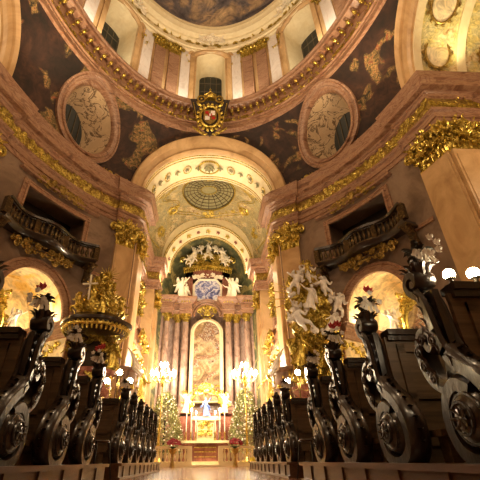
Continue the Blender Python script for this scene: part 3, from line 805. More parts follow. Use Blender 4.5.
# ---- gallery balconies
def dbal(s): return .45+.17*cos(TAU*s/2.6)
def curvebox(s0,s1,z0,z1,da,db,n=60):
    def f(i,j):
        s=s0+(s1-s0)*i/(n-1); d=dbal(s); q=[(d+da,z0),(d+db,z0),(d+db,z1),(d+da,z1)][j]; return wpt(s,q[1],q[0])
    t=grid(n,4,f,closev=True); t[1].append((0,1,2,3)); t[1].append(tuple((n-1)*4+x for x in (3,2,1,0))); return t
BAL=lathe([(.03,0),(.055,.02),(.03,.08),(.075,.24),(.06,.36),(.03,.46),(.05,.52),(.03,.56),(.055,.6)],8)
for q,sd in SIDE.items():
    rt=rootq('gallery_balcony','dark balcony with gilded balusters and a wavy rail below the %s gallery opening'%sd,'balcony',wpt(0,8.0),q,None)
    B=MB(); n=60
    def f(i,j):
        s=-2.3+4.6*i/(n-1); d=dbal(s); qq=[(-.02,7.95),(d+.02,7.95),(d+.12,8.05),(d+.16,8.18),(-.02,8.18)][j]; return wpt(s,qq[1],qq[0])
    t=grid(n,5,f,closev=True); t[1].append((0,1,2,3,4)); t[1].append(tuple((n-1)*5+x for x in (4,3,2,1,0))); B.add(t)
    part(B,rt,'floor_slab','wood',q=q)
    B=MB(); B.add(curvebox(-2.3,2.3,8.9,9.03,-.12,.16)); B.add(curvebox(-2.3,2.3,8.84,8.9,-.06,.09)); part(B,rt,'handrail','wood',q=q)
    B=MB(); B.add(curvebox(-2.3,2.3,8.18,8.26,-.06,.1)); part(B,rt,'lower_rail','bronze',q=q)
    for k in range(22):
        s=-2.1+4.2*k/21
        if k in (7,14): continue
        B=MB(); p=wpt(s,8.25,dbal(s)+.02); B.add(BAL,T(*p)@S(1.15,1.15,1)); part(B,rt,'baluster','bronze',q=q)
    for s in (-2.28,-.72,.72,2.28):
        B=MB(); B.add(box(-.12,.12,-.1,.1,8.2,8.95),wm(s,0,dbal(s))); part(B,rt,'post','bronze',q=q)
    B=MB(); ornament(B,wm(0,7.72,.22),2.6,.6,46,.26,7,True,.22)
    for s in (-.75,.75): B.add(PUT,wm(s,7.4,.3)@RY(.5*s)@S(.5))
    part(B,rt,'gilded_underside_carving','darkgold',q=q)
    for s in (-2.2,2.2):
        B=MB(); m=wm(s,7.45,0); B.add(tube([(0,-.05,-.3),(0,-.22,-.25),(0,-.30,-.05),(0,-.25,.15),(0,-.45,.35),(0,-.62,.5)],[.07,.12,.13,.12,.14,.13],8,1.4),m); B.add(box(-.2,.2,-.7,0,.42,.52),m); part(B,rt,'bracket','bronze',q=q)
    rt.scale=(1,1,.9); rt.location=tuple(Vector(rt.location)+Vector((q[0]*tx.x*.16,tx.y*.16,-.2)))
    # cartouche above the opening
    rt=rootq('gilded_cartouche','gilded scrollwork cartouche above the %s gallery opening'%sd,'ornament',wpt(0,10.9,.1),q)
    B=MB(); ornament(B,wm(0,10.72,.1),2.6,.5,60,.22,11,True,.25); B.add(sphere(1,12,8),wm(0,10.85,.2)@S(.2,.1,.26)); part(B,rt,'scrollwork','darkgold',q=q)
# ---- chapel altars
def chm(s,z,dep,roll=0,sc=1):
    p=chapel(s,z,dep); return wallmat(tuple(p),tuple(-NOUT),roll,sc)
for q,sd in SIDE.items():
    rt=rootq('chapel_altar','gilded altar with a round-topped painting inside the %s side chapel'%sd,'altar',chapel(.6,0,1.95),q)
    B=MB(); B.add(box(-1.2,1.2,-.7,.2,0,1.1),chm(.6,0,1.95)); B.add(box(-1.3,1.3,-.8,.2,1.1,1.2),chm(.6,0,1.95)); B.add(box(-1.05,1.05,-.2,.2,1.2,2.6),chm(.6,0,1.95)); part(B,rt,'altar_table','redmarble',q=q,smooth=False)
    B=MB(); out=[(x,z) for x,z in archpts(.72,5.0,.85,20)]; pl=[(-.72,2.7)]+out[::-1]+[(.72,2.7)]
    B.add(([tuple(chm(.6,0,1.95)@Vector((x,-.12,z))) for x,z in pl]+[tuple(chm(.6,0,1.95)@Vector((x,.0,z))) for x,z in pl],[tuple(range(len(pl)))]+[(i,(i+1)%len(pl),len(pl)+(i+1)%len(pl),len(pl)+i) for i in range(len(pl))])); part(B,rt,'painting','altarpiece',q=q,smooth=False)
    B=MB(); m=chm(.6,0,1.95); B.add(tube([(x,-.15,z) for x,z in pl+[pl[0]]],.12,8),m)
    r=random.Random(4)
    for x,z in dens(pl,.2): 
        B.add(r.choice([LEAF,SPI,LEAF2]),m@T(x*1.12,-.12,z+.05*(z>5))@RY(r.uniform(-2,2))@S(.3))
    ornament(B,m@T(0,-.12,6.1),1.5,.6,18,.36,3,True,.25); part(B,rt,'gilded_frame','gold',q=q)
    B=MB(); 
    for x in (-1.35,1.35):
        B.add(lathe([(.16,2.6),(.14,2.75),(.13,4.6),(.16,4.7)],12),m@T(x,-.1,0)); 
    part(B,rt,'column','redmarble',q=q); 
    for x,F,nm in ((-1.25,ANG,'angel with raised arm standing left of the altar painting'),(1.25,FIG_B,'robed figure standing right of the altar painting')):
        B=MB(); B.add(F,m@T(x,-.15,4.72)@S(1.05 if q[0]*x>0 else 1.15)); a=part(B,rt,'angel_figure','statue' if x>0 else 'silver',q=q)
# ---- coat of arms
rt=thing('coat_of_arms','large gilded coat of arms with a crown on a dark board above the chancel arch','coat of arms',(0,14.1,17.3))
rt.rotation_euler=(radians(12),0,0); rt.scale=(.88,.88,.88); rt.location=(0,14.1,16.95)
def loc(B,name,mat,parent,**k): return B.build(name,mat,parent,**k)
B=MB(); pl=[(-1.3,1.35),(1.3,1.35),(1.0,.2),(.45,-1.0),(0,-1.5),(-.45,-1.0),(-1.0,.2)]
B.add(prism([(x,z) for x,z in pl],0,.08),RX(pi/2)@T(0,0,-.0)); bd=loc(B,'dark_board','dark',rt,smooth=False)
B=MB()
pts=[(.62*cos(TAU*i/28),-.16,-.1+.78*sin(TAU*i/28)) for i in range(29)]; B.add(tube(pts,.10,8))
for k in range(18):
    a=TAU*k/18; B.add(sphere(1,7,5),T(.8*cos(a),-.14,-.1+.98*sin(a))@S(.12,.08,.12)); B.add(LEAF,T(.62*cos(a),-.18,-.1+.76*sin(a))@RY(pi/2-a)@S(.32))
for sg in (-1,1):
    B.add(tube([(sg*(.58+.24*cos(TAU*i/20)),-.14,1.32+.24*sin(TAU*i/20)) for i in range(21)],.055,6)); B.add(sphere(.08,8,5),T(sg*.58,-.14,1.32))
    B.add(tube([(sg*1.08,-.14,1.0),(sg*.72,-.14,-1.05)],.035,6))
    for k in range(4): B.add(LEAF,T(sg*(.15+.2*k),-.14,-1.35+.1*k)@RY(sg*(1.9-.2*k))@S(.45))
    B.add(LEAF,T(sg*.55,-.15,.75)@RY(sg*.9)@S(.5))
frm=loc(B,'gilded_wreath','gold',rt)
B=MB(); B.add(lathe([(.30,0),(.34,.10),(.36,.16),(.30,.18)],14),T(0,-.16,1.22))
for k in range(7):
    a=pi*k/6; B.add(tube([(.32*cos(a),-.16-.0,1.38),(.38*cos(a),-.22,1.6),(.02*cos(a),-.18,1.82)],.04,5))
B.add(sphere(.09,8,6),T(0,-.18,1.88)); B.add(box(-.02,.02,-.2,-.16,1.9,2.15)); B.add(box(-.08,.08,-.2,-.16,2.02,2.07)); loc(B,'crown','gold',rt)
B=MB(); sh=[(-.42,.42),(.42,.42),(.42,-.25),(.25,-.52),(0,-.66),(-.25,-.52),(-.42,-.25)]
B.add(prism(sh,0,.1),T(0,-.08,0)@RX(pi/2)); s_=loc(B,'shield','darkgold',rt,smooth=False)
B=MB(); B.add(box(-.30,-.1,-.21,-.17,.1,.30)); B.add(box(.12,.32,-.21,-.17,-.30,-.1)); B.add(box(-.12,.12,-.23,-.2,-.1,.12)); loc(B,'red_field','red',s_,smooth=False)
B=MB(); B.add(box(.04,.32,-.21,-.17,.02,.34)); B.add(box(-.32,-.02,-.21,-.17,-.36,-.06)); B.add(box(-.05,.05,-.25,-.22,-.08,.1)); loc(B,'white_field','white',s_,smooth=False)
# ---- pulpit (left)
PX,PY=-4.4,14.45
rt=thing('pulpit','gilded pulpit on the left pier, golden figures and a cross on its canopy','pulpit',(PX,PY,-.0))
def oct_(r,n=40,w=.05): return [(r*(1+w*cos(8*TAU*i/n))*cos(TAU*i/n), r*(1+w*cos(8*TAU*i/n))*sin(TAU*i/n)) for i in range(n)]
def olathe(prof,n=48,w=.03,lob=6): return grid(n,len(prof),lambda i,j:(prof[j][0]*(1+w*cos(lob*TAU*i/n))*cos(TAU*i/n),prof[j][0]*(1+w*cos(lob*TAU*i/n))*sin(TAU*i/n),prof[j][1]),closeu=True)
B=MB(); B.add(olathe([(.02,4.78),(1.1,4.78),(1.22,4.86),(1.28,4.98),(1.36,5.02),(1.36,5.12),(1.15,5.22),(1.0,5.35),(.3,5.5),(.02,5.5)])); cn=B.build('canopy','wood',rt); cn.location.z=-.22
B=MB()
for k in range(44):
    a=TAU*k/44; B.add(LEAF,T(1.22*cos(a),1.22*sin(a),4.84)@RZ(a+pi/2)@RX(pi)@S(.2,.24,.24)); B.add(sphere(.06,6,4),T(1.27*cos(a),1.27*sin(a),4.92))
B.add(olathe([(1.24,4.8),(1.31,4.83),(1.31,4.89),(1.24,4.91)])); B.build('gilded_fringe','gold',cn)
B=MB(); r=random.Random(12)
for k in range(150):
    a=r.uniform(0,TAU); u=r.random()**1.15; rr_=(1.05-.82*u)*sqrt(r.uniform(.45,1)); z=5.25+1.75*u
    B.add(r.choice([LEAF,LEAF2,SPI,SPI]),T(rr_*cos(a),rr_*sin(a),z)@RZ(a+pi/2)@RY(r.uniform(-1,1))@RX(r.uniform(-.3,.5))@S(r.uniform(.28,.5)))
B.add(lathe([(.95,5.3),(.8,5.6),(.45,6.1),(.25,6.7),(.05,7.0)],12)); B.build('cloud_and_scrolls','gold',cn)
for k,(a,rr_,z,sc) in enumerate([(-2.4,.95,5.3,.95),(-1.2,1.0,5.28,.9),(-.3,.95,5.3,.9),(-1.8,.6,5.85,.95),(-.8,.5,6.0,.85),(.6,.8,5.4,.8),(-1.5,.25,6.5,.8)]):
    B=MB(); B.add([PUT,ANG][k%2],T(rr_*cos(a),rr_*sin(a),z)@RZ(a+pi/2)@S(sc)); o_=B.build('gilded_figure','gold',rt); o_.location.z=-.22
B=MB()
for k in range(20):
    a=TAU*k/20; B.add(tube([(.1+.05*cos(a),-.1,7.25+.05*sin(a)),(.1+(.42+.12*(k%2))*cos(a),-.1,7.25+(.42+.12*(k%2))*sin(a))],[.035,.006],4))
B.add(sphere(.12,8,6),T(.1,-.1,7.25)); B.build('sunburst','gold',cn)
B=MB(); m=T(-.28,-.75,5.7)@RY(-.06); B.add(box(-.028,.028,-.025,.025,-.15,1.3),m); B.add(box(-.3,.3,-.025,.025,.88,.935),m); o_=B.build('cross','statue',rt,smooth=False); o_.location.z=-.22
B=MB(); B.add(box(-.75,.75,.55,.85,3.0,4.8)); B.add(box(-.62,.62,.35,.6,3.0,4.75)); B.build('back_board','darkgold',rt,smooth=False)
B=MB(); B.add(box(-.45,.45,.30,.36,3.25,4.35)); B.build('dark_door','wood',rt,smooth=False)
B=MB(); 
for sg in (-1,1):
    ornament(B,T(sg*.68,.3,3.9),.5,1.7,22,.34,5,False,.2)
    B.add(FIG_A,T(sg*.78,.1,3.25)@S(1.15))
ornament(B,T(0,.3,4.6),1.3,.5,14,.32,6,True,.2); B.build('gilded_side_carving','gold',rt)
B=MB(); B.add(olathe([(.02,1.5),(.12,1.5),(.2,1.7),(.5,1.95),(.8,2.2),(.88,2.5),(.80,2.9),(.95,3.0),(.98,3.12),(.86,3.14),(.84,2.9),(.02,2.9)])); bk=B.build('basket','redmarble',rt)
B=MB(); B.add(lathe([(.02,.0),(.35,.0),(.35,.2),(.2,.4),(.16,1.3),(.22,1.5),(.02,1.5)],16)); B.build('pedestal','pink',rt)
B=MB()
for k in range(80):
    a=r.uniform(0,TAU); z=r.uniform(2.0,2.95); B.add(r.choice([LEAF,SPI,LEAF2]),T(.86*cos(a),.86*sin(a),z)@RZ(a+pi/2)@RY(r.uniform(-2,2))@S(.26))
B.build('gilded_relief','gold',bk)
# ---- sculpture group (right)
rt=thing('sculpture_group','towering gilded relief with silver figures and rays on the right pier','sculpture',(4.35,14.75,0))
B=MB(); B.add(olathe([(.02,0),(.95,0),(.95,.5),(.8,.6),(.8,2.2),(1.0,2.4),(1.05,2.6),(.02,2.6)],w=.02)); B.build('pedestal','redmarble',rt)
B=MB(); r=random.Random(21)
def bodyw(z): return .45+.42*sin(pi*min(1,max(0,(z-2.5)/5.2)))+ (.25 if z<4.4 else 0)
B.add(grid(20,14,lambda i,j:( bodyw(2.5+4.6*j/13)*.75*cos(TAU*i/20), .35+.4*sin(TAU*i/20), 2.5+4.6*j/13),closeu=True))
for k in range(330):
    z=r.uniform(2.6,7.2); x=r.uniform(-1,1)*bodyw(z); y=-.35*sqrt(max(0,1-(x/bodyw(z)*.8)**2))+r.uniform(-.15,.15)
    t=r.choice([LEAF,LEAF2,LEAF2,SPI]) ; B.add(t,T(x,y,z)@RY(r.uniform(-.6,.6)+(pi if z<4.8 else 0)*(r.random()>.3)+x*.5)@RX(r.uniform(-.3,.6))@S(r.uniform(.28,.52)))
B.build('gilded_cascade','gold',rt)
B=MB()
for k in range(26):
    a=pi*1.15*k/25-.1; l=1.15+.35*(k%2); B.add(tube([(.5*cos(a)+.0,.25,6.4+.5*sin(a)),(l*cos(a),.2,6.4+l*sin(a)*.95)],[.05,.01],4))
B.build('rays','gold',rt)
for (x,y,z,sc,F,ry,mt) in [(-.15,-.65,5.5,1.15,FIG_B,.15,'silver'),(-.85,-.5,6.2,1.15,PUT,.3,'silver'),(.35,-.5,6.6,1.15,PUT,-.4,'silver'),(1.0,-.45,6.0,1.1,PUT,-.3,'silver'),(1.2,-.4,5.2,1.15,PUT,.2,'silver'),(-1.0,-.5,5.0,.95,ANG,.3,'silver'),(-.2,-.75,4.5,1.25,PUT,-.7,'silver'),(.5,-.6,4.5,1.0,FIG_A,.5,'silver'),
      (-.9,-.5,3.3,1.25,ANG,.2,'gold'),(.9,-.5,3.2,1.3,FIG_B,-.2,'gold'),(.15,-.75,3.2,1.15,PUT,.3,'gold'),(0,-.6,7.0,.8,PUT,0,'gold')]:
    B=MB(); B.add(F,T(x*.86,y,z)@RY(ry)@S(sc)); fg=B.build('silver_figure' if mt=='silver' else 'gilded_figure',mt,rt)
    if mt=='silver':
        B=MB()
        for k in range(3): B.add(sphere(1,9,6),T(x*.86+r.uniform(-.16,.16),y+.1,z+.1+r.uniform(-.08,.2))@S(r.uniform(.09,.15)))
        B.build('silver_cloud','silver',fg)
# ---- pews
def ribbon(path, x0, x1, th):
    P=[Vector((0,y,z)) for y,z in path]; n=len(P)
    def f(i,j):
        a=(P[min(i+1,n-1)]-P[max(i-1,0)]).normalized(); nn=Vector((0,-a.z,a.y)); t=th[i] if isinstance(th,list) else th
        q=[(x0,-.5),(x0+.02,-.78),((x0+x1)/2,-.9),(x1-.02,-.78),(x1,-.5),(x1,.5),(x1-.02,.62),(x0+.02,.62),(x0,.5)][j]; p=P[i]+nn*t*q[1]; p.x=q[0]; return p
    t=grid(n,9,f,closev=True); t[1].append(tuple(range(9))); t[1].append(tuple((n-1)*9+k for k in reversed(range(9)))); return t
def smoothp(p,k=4):
    out=[]
    for i in range(len(p)-1):
        p0=p[max(0,i-1)];p1=p[i];p2=p[i+1];p3=p[min(len(p)-1,i+2)]
        for q in range(k):
            t=q/k; out.append(tuple(.5*((2*p1[c])+(-p0[c]+p2[c])*t+(2*p0[c]-5*p1[c]+4*p2[c]-p3[c])*t*t+(-p0[c]+3*p1[c]-3*p2[c]+p3[c])*t**3) for c in range(len(p1))))
    out.append(p[-1]); return out
def pew(length,name='church_pew'):
    rt=thing(name,'x','pew')
    # scrolled end
    E=MB(); main=smoothp([(.15,.92),(.10,.83),(.08,.70),(.06,.57),(-.01,.46),(-.13,.37),(-.22,.24),(-.22,.10),(-.13,.02),(0,.0),(.13,.05),(.18,.17),(.14,.30),(.04,.355),(-.06,.31)])
    th=[.045+.02*min(1,i/20) for i in range(len(main))]
    for x0,x1 in ((0,.04),(.10,.14)): E.add(ribbon(main[:15],x0,x1,th[:15]))
    for i in range(1,14,2): E.add(sphere(1,7,5),T(.07,main[i][0],main[i][1])@S(.045,.02,.022))
    E.add(ribbon(main[13:],0,.14,th[13:]))
    E.add(ribbon(smoothp([(.15,.9),(.20,.94),(.22,1.0),(.17,1.04),(.11,1.02),(.12,.97),(.16,.98)]),.0,.14,.04))
    E.add(ribbon(smoothp([(.14,.34),(.23,.40),(.28,.50),(.28,.60),(.22,.68),(.14,.67),(.12,.61),(.16,.57),(.19,.61)]),.0,.12,.035))
    E.add(prism([(0,.0),(.16,0),(.16,.32),(.12,.5),(.13,.9),(.03,.9),(.02,.5),(-.1,.34)],.05,.09),frame((0,0,0),Vector((0,1,0)),Vector((0,0,1)),Vector((1,0,0))))
    E.add(lathe([(.001,-.045),(.05,-.04),(.10,-.018),(.135,.02),(.15,.05),(.15,.12),(.001,.12)],28,False),T(0,-.01,.19)@RY(pi/2))
    for rr_ in (.075,.115): E.add(tube([(-.036+(rr_-.075)*.8,-.01+rr_*cos(TAU*i/24),.19+rr_*sin(TAU*i/24)) for i in range(25)],.009,5))
    e=E.build('carved_end','wood',rt)
    K=MB(); r=random.Random(9)
    for x,rx in ((.0,-pi/2),):
        for k in range(8):
            a=TAU*k/8; K.add(LEAF,T(-.045,-.01+.01*cos(a),.19+.01*sin(a))@RX(a-pi/2)@RZ(-pi/2)@S(.05,.06,.07))
    for z in (.46,.54,.62,.70,.78,.86):
        y=-.06+.12*min(1,(z-.46)/.12); K.add(LEAF,T(.07,y+.01,z-.03)@S(.07,.10,.09)); K.add(LEAF,T(.0,y+.05,z-.02)@RZ(-pi/2)@S(.07,.08,.08))
    for k in range(12):
        y,z=main[14+k*2] if 14+k*2<len(main) else main[-1]; K.add(LEAF,T(.07,y-.03,z)@RX(.9)@S(.09,.08,.08))
    for (y,z,a) in ((.16,.40,.4),(.22,.48,.3),(.24,.58,-.1),(.18,.66,-.8),(.1,.64,-1.6)): K.add(LEAF,T(.0,y,z)@RX(-a)@RZ(-pi/2)@S(.10)); K.add(SPI,T(.0,y,z)@RX(a)@RZ(-pi/2)@S(.07))
    K.build('carved_leafwork','wood',e)
    F=MB()
    for k in range(11):
        a=TAU*k/11; F.add(LEAF,T(.07+.05*cos(a),.14+.06*sin(a),1.0)@RZ(a+pi/2)@RX(.15)@S(.12,.13,.13))
    for k in range(6):
        a=TAU*k/6; F.add(SPI,T(.07+.05*cos(a),.14+.05*sin(a),1.08)@RZ(a)@S(.09))
    F.add(sphere(1,10,7),T(.07,.14,1.07)@S(.055,.06,.06)); F.add(sphere(.03,8,5),T(.07,.14,1.14)); F.build('finial','wood',rt)
    Bp=MB(); L=length; Bp.add(box(.12,L,0,.03,.0,.86))
    k=0; x=.2; 
    while x<L-.3:
        w=min(.95,L-.1-x)
        for (a,b,c,d) in ((x,x+w,.10,.16),(x,x+w,.40,.44),(x,x+w,.74,.80),(x,x+.06,.1,.8),(x+w-.05,x+w,.1,.8)): Bp.add(box(a,b,-.02,.0,c,d))
        x+=w+.02
    bp=Bp.build('back_panel','panel',rt,smooth=False)
    Bt=MB(); Bt.add(box(.14,L,-.05,.09,.87,.915)); Bt.add(box(.14,L,-.03,.06,.83,.87)); Bt.build('top_rail','wood',rt,smooth=False)
    Bs=MB(); Bs.add(box(.18,L,.05,.40,.42,.46)); Bs.add(box(.2,L,.36,.38,.1,.42)); Bs.build('seat','panel',rt,smooth=False)
    Bk=MB(); Bk.add(box(.16,L,-.36,-.22,.14,.18)); Bk.add(box(.2,.26,-.34,-.24,0,.14)); Bk.add(box(L-.3,L-.24,-.34,-.24,0,.14)); Bk.build('kneeler','panel',rt,smooth=False)
    Bl=MB(); Bl.add(box(L-.05,L,-.1,.46,0,.9)); Bl.build('outer_end','panel',rt,smooth=False)
    return rt
ORD=['first','second','third','fourth','fifth','sixth','seventh']
proto=pew(4.9); proto2=pew(3.2)
rowsA=[1.95,2.85,3.8,4.75]; rowsB=[6.6,7.45,8.3,9.15,10.0,10.85]
PZ=.20; XI=1.30
first=True
def place(pr,x,y,sx,label,group,used=[]):
    if pr in used:
        o=dup(pr)
        if o.scale.x<0: pass
    else: o=pr; used.append(pr)
    return o
pews=[]
for sx,sd in ((1,'right'),(-1,'left')):
    for i,y in enumerate(rowsA): pews.append((proto,sx,y,'dark carved pew with scrolled end on the %s, %s counting from the viewer'%(sd,ORD[i]),'front block of pews'))
    for i,y in enumerate(rowsB): pews.append((proto2,sx,y,'small distant dark pew on the %s beyond the chair, %s of that block'%(sd,ORD[i]),'far block of pews'))
sources={}
for pr,sx,y,lab,g in pews:
    key=(pr.name)
    if key in sources: o=dup(pr)
    else: o=pr; sources[key]=1
    o.location=(sx*XI,y,PZ); o.scale=(sx,1,1); o['label']=lab; o['group']=g
for sx,sd in ((1,'right'),(-1,'left')):
    for k,(y0,y1,xx) in enumerate(((.7,5.3,6.3),(6.15,11.5,4.7))):
        B=MB(); B.add(box(1.22,xx,y0,y1,0,.165),S(sx,1,1)); B.add(box(1.18,xx,y0-.03,y1+.03,.165,.2),S(sx,1,1)); B.add(box(1.19,xx,y0-.02,y1+.02,0,.03),S(sx,1,1))
        y=y0+.3
        while y<y1: B.add(box(1.205,1.22,y,y+.06,.03,.165),S(sx,1,1)); y+=.55
        o=struct(B.build('pew_platform','platform',smooth=False))
# ---- flowers on the pew ends
def bouquet(seed, red=1, n=14, silver=True):
    r=random.Random(seed); rt=thing('flower_bouquet','x','flowers')
    L=MB(); 
    for k in range(n*2):
        a=r.uniform(0,TAU); L.add(LEAF,T(0,0,-.03)@RZ(a)@RX(r.uniform(.3,1.4))@S(.10,.09,r.uniform(.10,.15)))
    L.build('leaves','darkleaf',rt)
    R_=MB()
    for k in range(red):
        a=r.uniform(0,TAU); c=T(.045*cos(a)*(red>1),-.05+.03*sin(a)*(red>1),.05+.02*k)
        R_.add(rosette(.052,7,.2),c@RX(pi/2.6)@RZ(a)); 
    if red: R_.build('red_flower','red',rt)
    W=MB()
    for k in range(5):
        a=r.uniform(0,TAU); W.add(rosette(.03,5,.3),T(.06*cos(a),-.05,-.03+.06*sin(a))@RX(pi/2))
    for k in range(4): W.add(LEAF2,T(-.04+.025*k,-.07,-.02)@RY(pi+.5-.3*k)@RX(-.2)@S(.13,.06,.10+.02*k))
    W.build('white_ribbon','cloth',rt); return rt
bq=[bouquet(1,1),bouquet(2,0),bouquet(3,2)]
spots=[(1,1.95,1,'dark leaf and silver-white bouquet on the nearest right pew end'),(1,2.85,0,'bouquet with one bright red flower on the second pew end on the right'),(1,3.8,2,'dark red bouquet on the third pew end on the right'),(1,4.75,1,'leafy white bouquet on the fourth pew end on the right'),
       (-1,2.85,0,'red flower bouquet on the nearest visible left pew end'),(-1,3.8,1,'white and dark leaf bouquet on the second visible left pew end'),(-1,4.75,2,'dark bouquet on the third visible left pew end'),
       (1,6.6,1,'white bouquet on the first pew end of the far right block'),(-1,6.6,1,'white bouquet on the first pew end of the far left block')]
usedb=set()
for sx,y,k,lab in spots:
    o=bq[k] if k not in usedb else dup(bq[k]); usedb.add(k)
    o.location=(sx*(XI+.07),y+.09,PZ+1.19); o['label']=lab; o['group']='bouquets tied to the pew ends'
# ---- globe lamps on the nearest right pew
def globe_lamp(r=.035):
    rt=thing('globe_lamp','x','lamp'); B=MB(); B.add(lathe([(.02,0),(.05,0),(.05,.012),(.012,.03),(.012,.05),(.03,.06)],12)); B.build('base','lead',rt)
    B=MB(); B.add(sphere(r,14,9,(0,0,.055+r*.9))); B.build('glass_globe','bulb',rt); return rt
g=globe_lamp(); g.location=(1.50,1.99,PZ+.915); g['label']='small glowing globe lamp beside the bouquet on the nearest right pew'; g['group']='lamps on the pew top'
g2=dup(g); g2.location=(1.66,1.99,PZ+.915-.0); g2.scale=(1.1,1.1,1.1); g2['label']='larger glowing globe lamp further along the nearest right pew top'
# ---- bentwood chairs
def chair(label,loc_,sx):
    rt=thing('bentwood_chair',label,'chair',loc_,0,'dark chairs at the aisle')
    B=MB(); B.add(lathe([(.001,.44),(.2,.44),(.215,.455),(.2,.47),(.001,.47)],20)); B.build('seat','wood',rt)
    B=MB(); B.add(tube(smoothp([(-.17,.12,.45),(-.19,.17,.65),(-.17,.22,.85),(-.08,.24,.93),(.08,.24,.93),(.17,.22,.85),(.19,.17,.65),(.17,.12,.45)]),.014,6)); B.add(tube(smoothp([(-.08,.16,.46),(-.1,.2,.65),(0,.23,.82),(.1,.2,.65),(.08,.16,.46)]),.011,6)); B.build('backrest','wood',rt)
    for a,b in ((-1,-1),(1,-1),(-1,1),(1,1)):
        B=MB(); B.add(tube([(a*.14,b*.14,.45),(a*.17,b*.17,.2),(a*.20,b*.20,0)],[.018,.015,.012],6)); B.build('leg','wood',rt)
    B=MB(); B.add(tube([(.15*cos(TAU*i/20),.15*sin(TAU*i/20),.2) for i in range(21)],.009,5)); B.build('ring_stretcher','wood',rt)
    rt.rotation_euler=(0,0,sx*-1.2)
chair('dark bentwood chair at the end of the near right pews',(1.5,5.68,0),1); chair('dark bentwood chair at the end of the near left pews',(-1.5,5.68,0),-1)
# ---- standing candelabra with globes
def candelabrum(label,loc_):
    rt=thing('standing_candelabrum',label,'candelabrum',loc_,0,'globe candelabra before the chancel piers')
    B=MB(); B.add(lathe([(.02,0),(.22,0),(.22,.04),(.06,.12),(.03,.3),(.05,.5),(.025,.7),(.025,2.1),(.05,2.2),(.02,2.3)],12)); B.build('stand','darkgold',rt)
    for x,z in ((-.34,2.25),(0,2.5),(.34,2.25)):
        B=MB(); B.add(tube([(0,0,2.1),(x*.6,0,2.02),(x,0,2.1),(x,0,z-.05)],.014,6)); B.add(lathe([(.01,z-.06),(.05,z-.04),(.05,z-.02)],8),T(x,0,0)); B.build('arm','darkgold',rt)
        B=MB(); B.add(sphere(.085,14,9,(x,0,z+.06))); B.build('glass_globe','bulb',rt)
candelabrum('tall three-globe candelabrum in front of the pulpit on the left',(-2.65,11.75,0)); candelabrum('tall three-globe candelabrum below the sculpture group on the right',(2.85,11.75,0))
# ---- high altar
rt=thing('high_altar_retable','tall marble altar wall with six columns at the end of the chancel','altar',(0,28.6,0))
def rp(x,y=0): return (x,y)
B=MB(); RPx=[(-3.79,-1.6),(-3.2,-.9),(-3.15,-.2),(-2.0,.1),(-1.35,.35),(1.35,.35),(2.0,.1),(3.15,-.2),(3.2,-.9),(3.79,-1.6)][::-1]
B.add(grid(10,2,lambda i,j:(RPx[i][0],RPx[i][1]+.45,(0,11.4)[j]))); B.build('rear_wall','rose',rt,smooth=False)
EP=[(0,10.2),(.1,10.22),(.1,10.5),(.18,10.55),(.12,10.6),(.12,11.0),(.22,11.05),(.4,11.2),(.46,11.3),(.52,11.42),(.52,11.5),(0,11.55)]
cols=[-3.15,-2.35,-1.68,1.68,2.35,3.15]; cy=[-.75,-.30,-.55,-.55,-.30,-.75]
Ep=[(3.75,-.85),(3.55,-.85),(3.55,-1.1),(2.8,-1.1),(2.78,-.55),(2.1,-.5),(2.08,-.85),(1.32,-.85),(1.30,-.1)]
B=MB(); B.add(sweep(Ep,EP)); B.add(sweep([(-x,y) for x,y in Ep[::-1]],EP))
B.build('entablature','pink',rt)
B=MB(); 
for sg in (-1,1):
    for a,b in zip(Ep,Ep[1:]):
        L=math.hypot(b[0]-a[0],b[1]-a[1])
        for k in range(int(L/.17)):
            u=(k+.5)/max(1,int(L/.17)); x=a[0]+(b[0]-a[0])*u; y=a[1]+(b[1]-a[1])*u-.30; B.add(box(sg*x-.05,sg*x+.05,y-.06,y+.06,11.04,11.17))
B.build('dentil','gold',rt,smooth=False)
B=MB(); 
for rr_,d in ((1.42,0),(1.26,.04),(1.05,.08)):
    B.add(tube([(rr_*cos(pi*i/24),-.45-d,10.1+rr_*1.0*sin(pi*i/24)) for i in range(25)],.10,8,1.6))
B.build('arched_pediment','pink',rt)
B=MB(); ornament(B,T(0,-.45,10.65),1.5,.8,22,.34,4,True,.2); ornament(B,T(0,-.5,10.1),.8,.5,10,.3,5,True,.2); B.build('pediment_carving','gold',rt)
for x,y in zip(cols,cy):
    B=MB(); B.add(lathe([(.30,3.4),(.34,3.45),(.34,3.55),(.28,3.62),(.27,4.0),(.25,7),(.225,9.5),(.25,9.52),(.24,9.58)],20),T(x,y,0)); c=B.build('column','rose',rt)
    B=MB(); B.add(lathe([(.2,0),(.22,.3),(.3,.55),(.3,.62)],14),T(x,y,9.58)); B.add(box(-.34,.34,-.34,.34,.60,.68),T(x,y,9.58))
    for k in range(8):
        a=TAU*k/8; B.add(LEAF,T(x+.2*cos(a),y+.2*sin(a),9.6)@RZ(a+pi/2)@S(.26,.3,.36)); B.add(LEAF,T(x+.22*cos(a+.4),y+.22*sin(a+.4),9.82)@RZ(a+.4+pi/2)@S(.24,.3,.34))
    for a in (pi/4,3*pi/4,5*pi/4,7*pi/4): B.add(SPI,T(x+.32*cos(a),y+.32*sin(a),10.05)@RZ(a)@S(-.22,.3,.24))
    B.build('capital','gold',c)
    B=MB(); B.add(box(x-.42,x+.42,y-.42,y+.45,.0,1.2)); B.add(box(x-.36,x+.36,y-.36,y+.45,1.2,3.2)); B.add(box(x-.42,x+.42,y-.42,y+.45,3.2,3.4)); B.build('column_pedestal','pink',rt,smooth=False)
pl=[(-1.08,3.8)]+archpts(1.08,8.75,1.08,20)[::-1]+[(1.08,3.8)]
rt2=thing('altar_painting','tall round-topped oil painting in a bright gilded frame above the high altar','painting',(0,28.3,3.8))
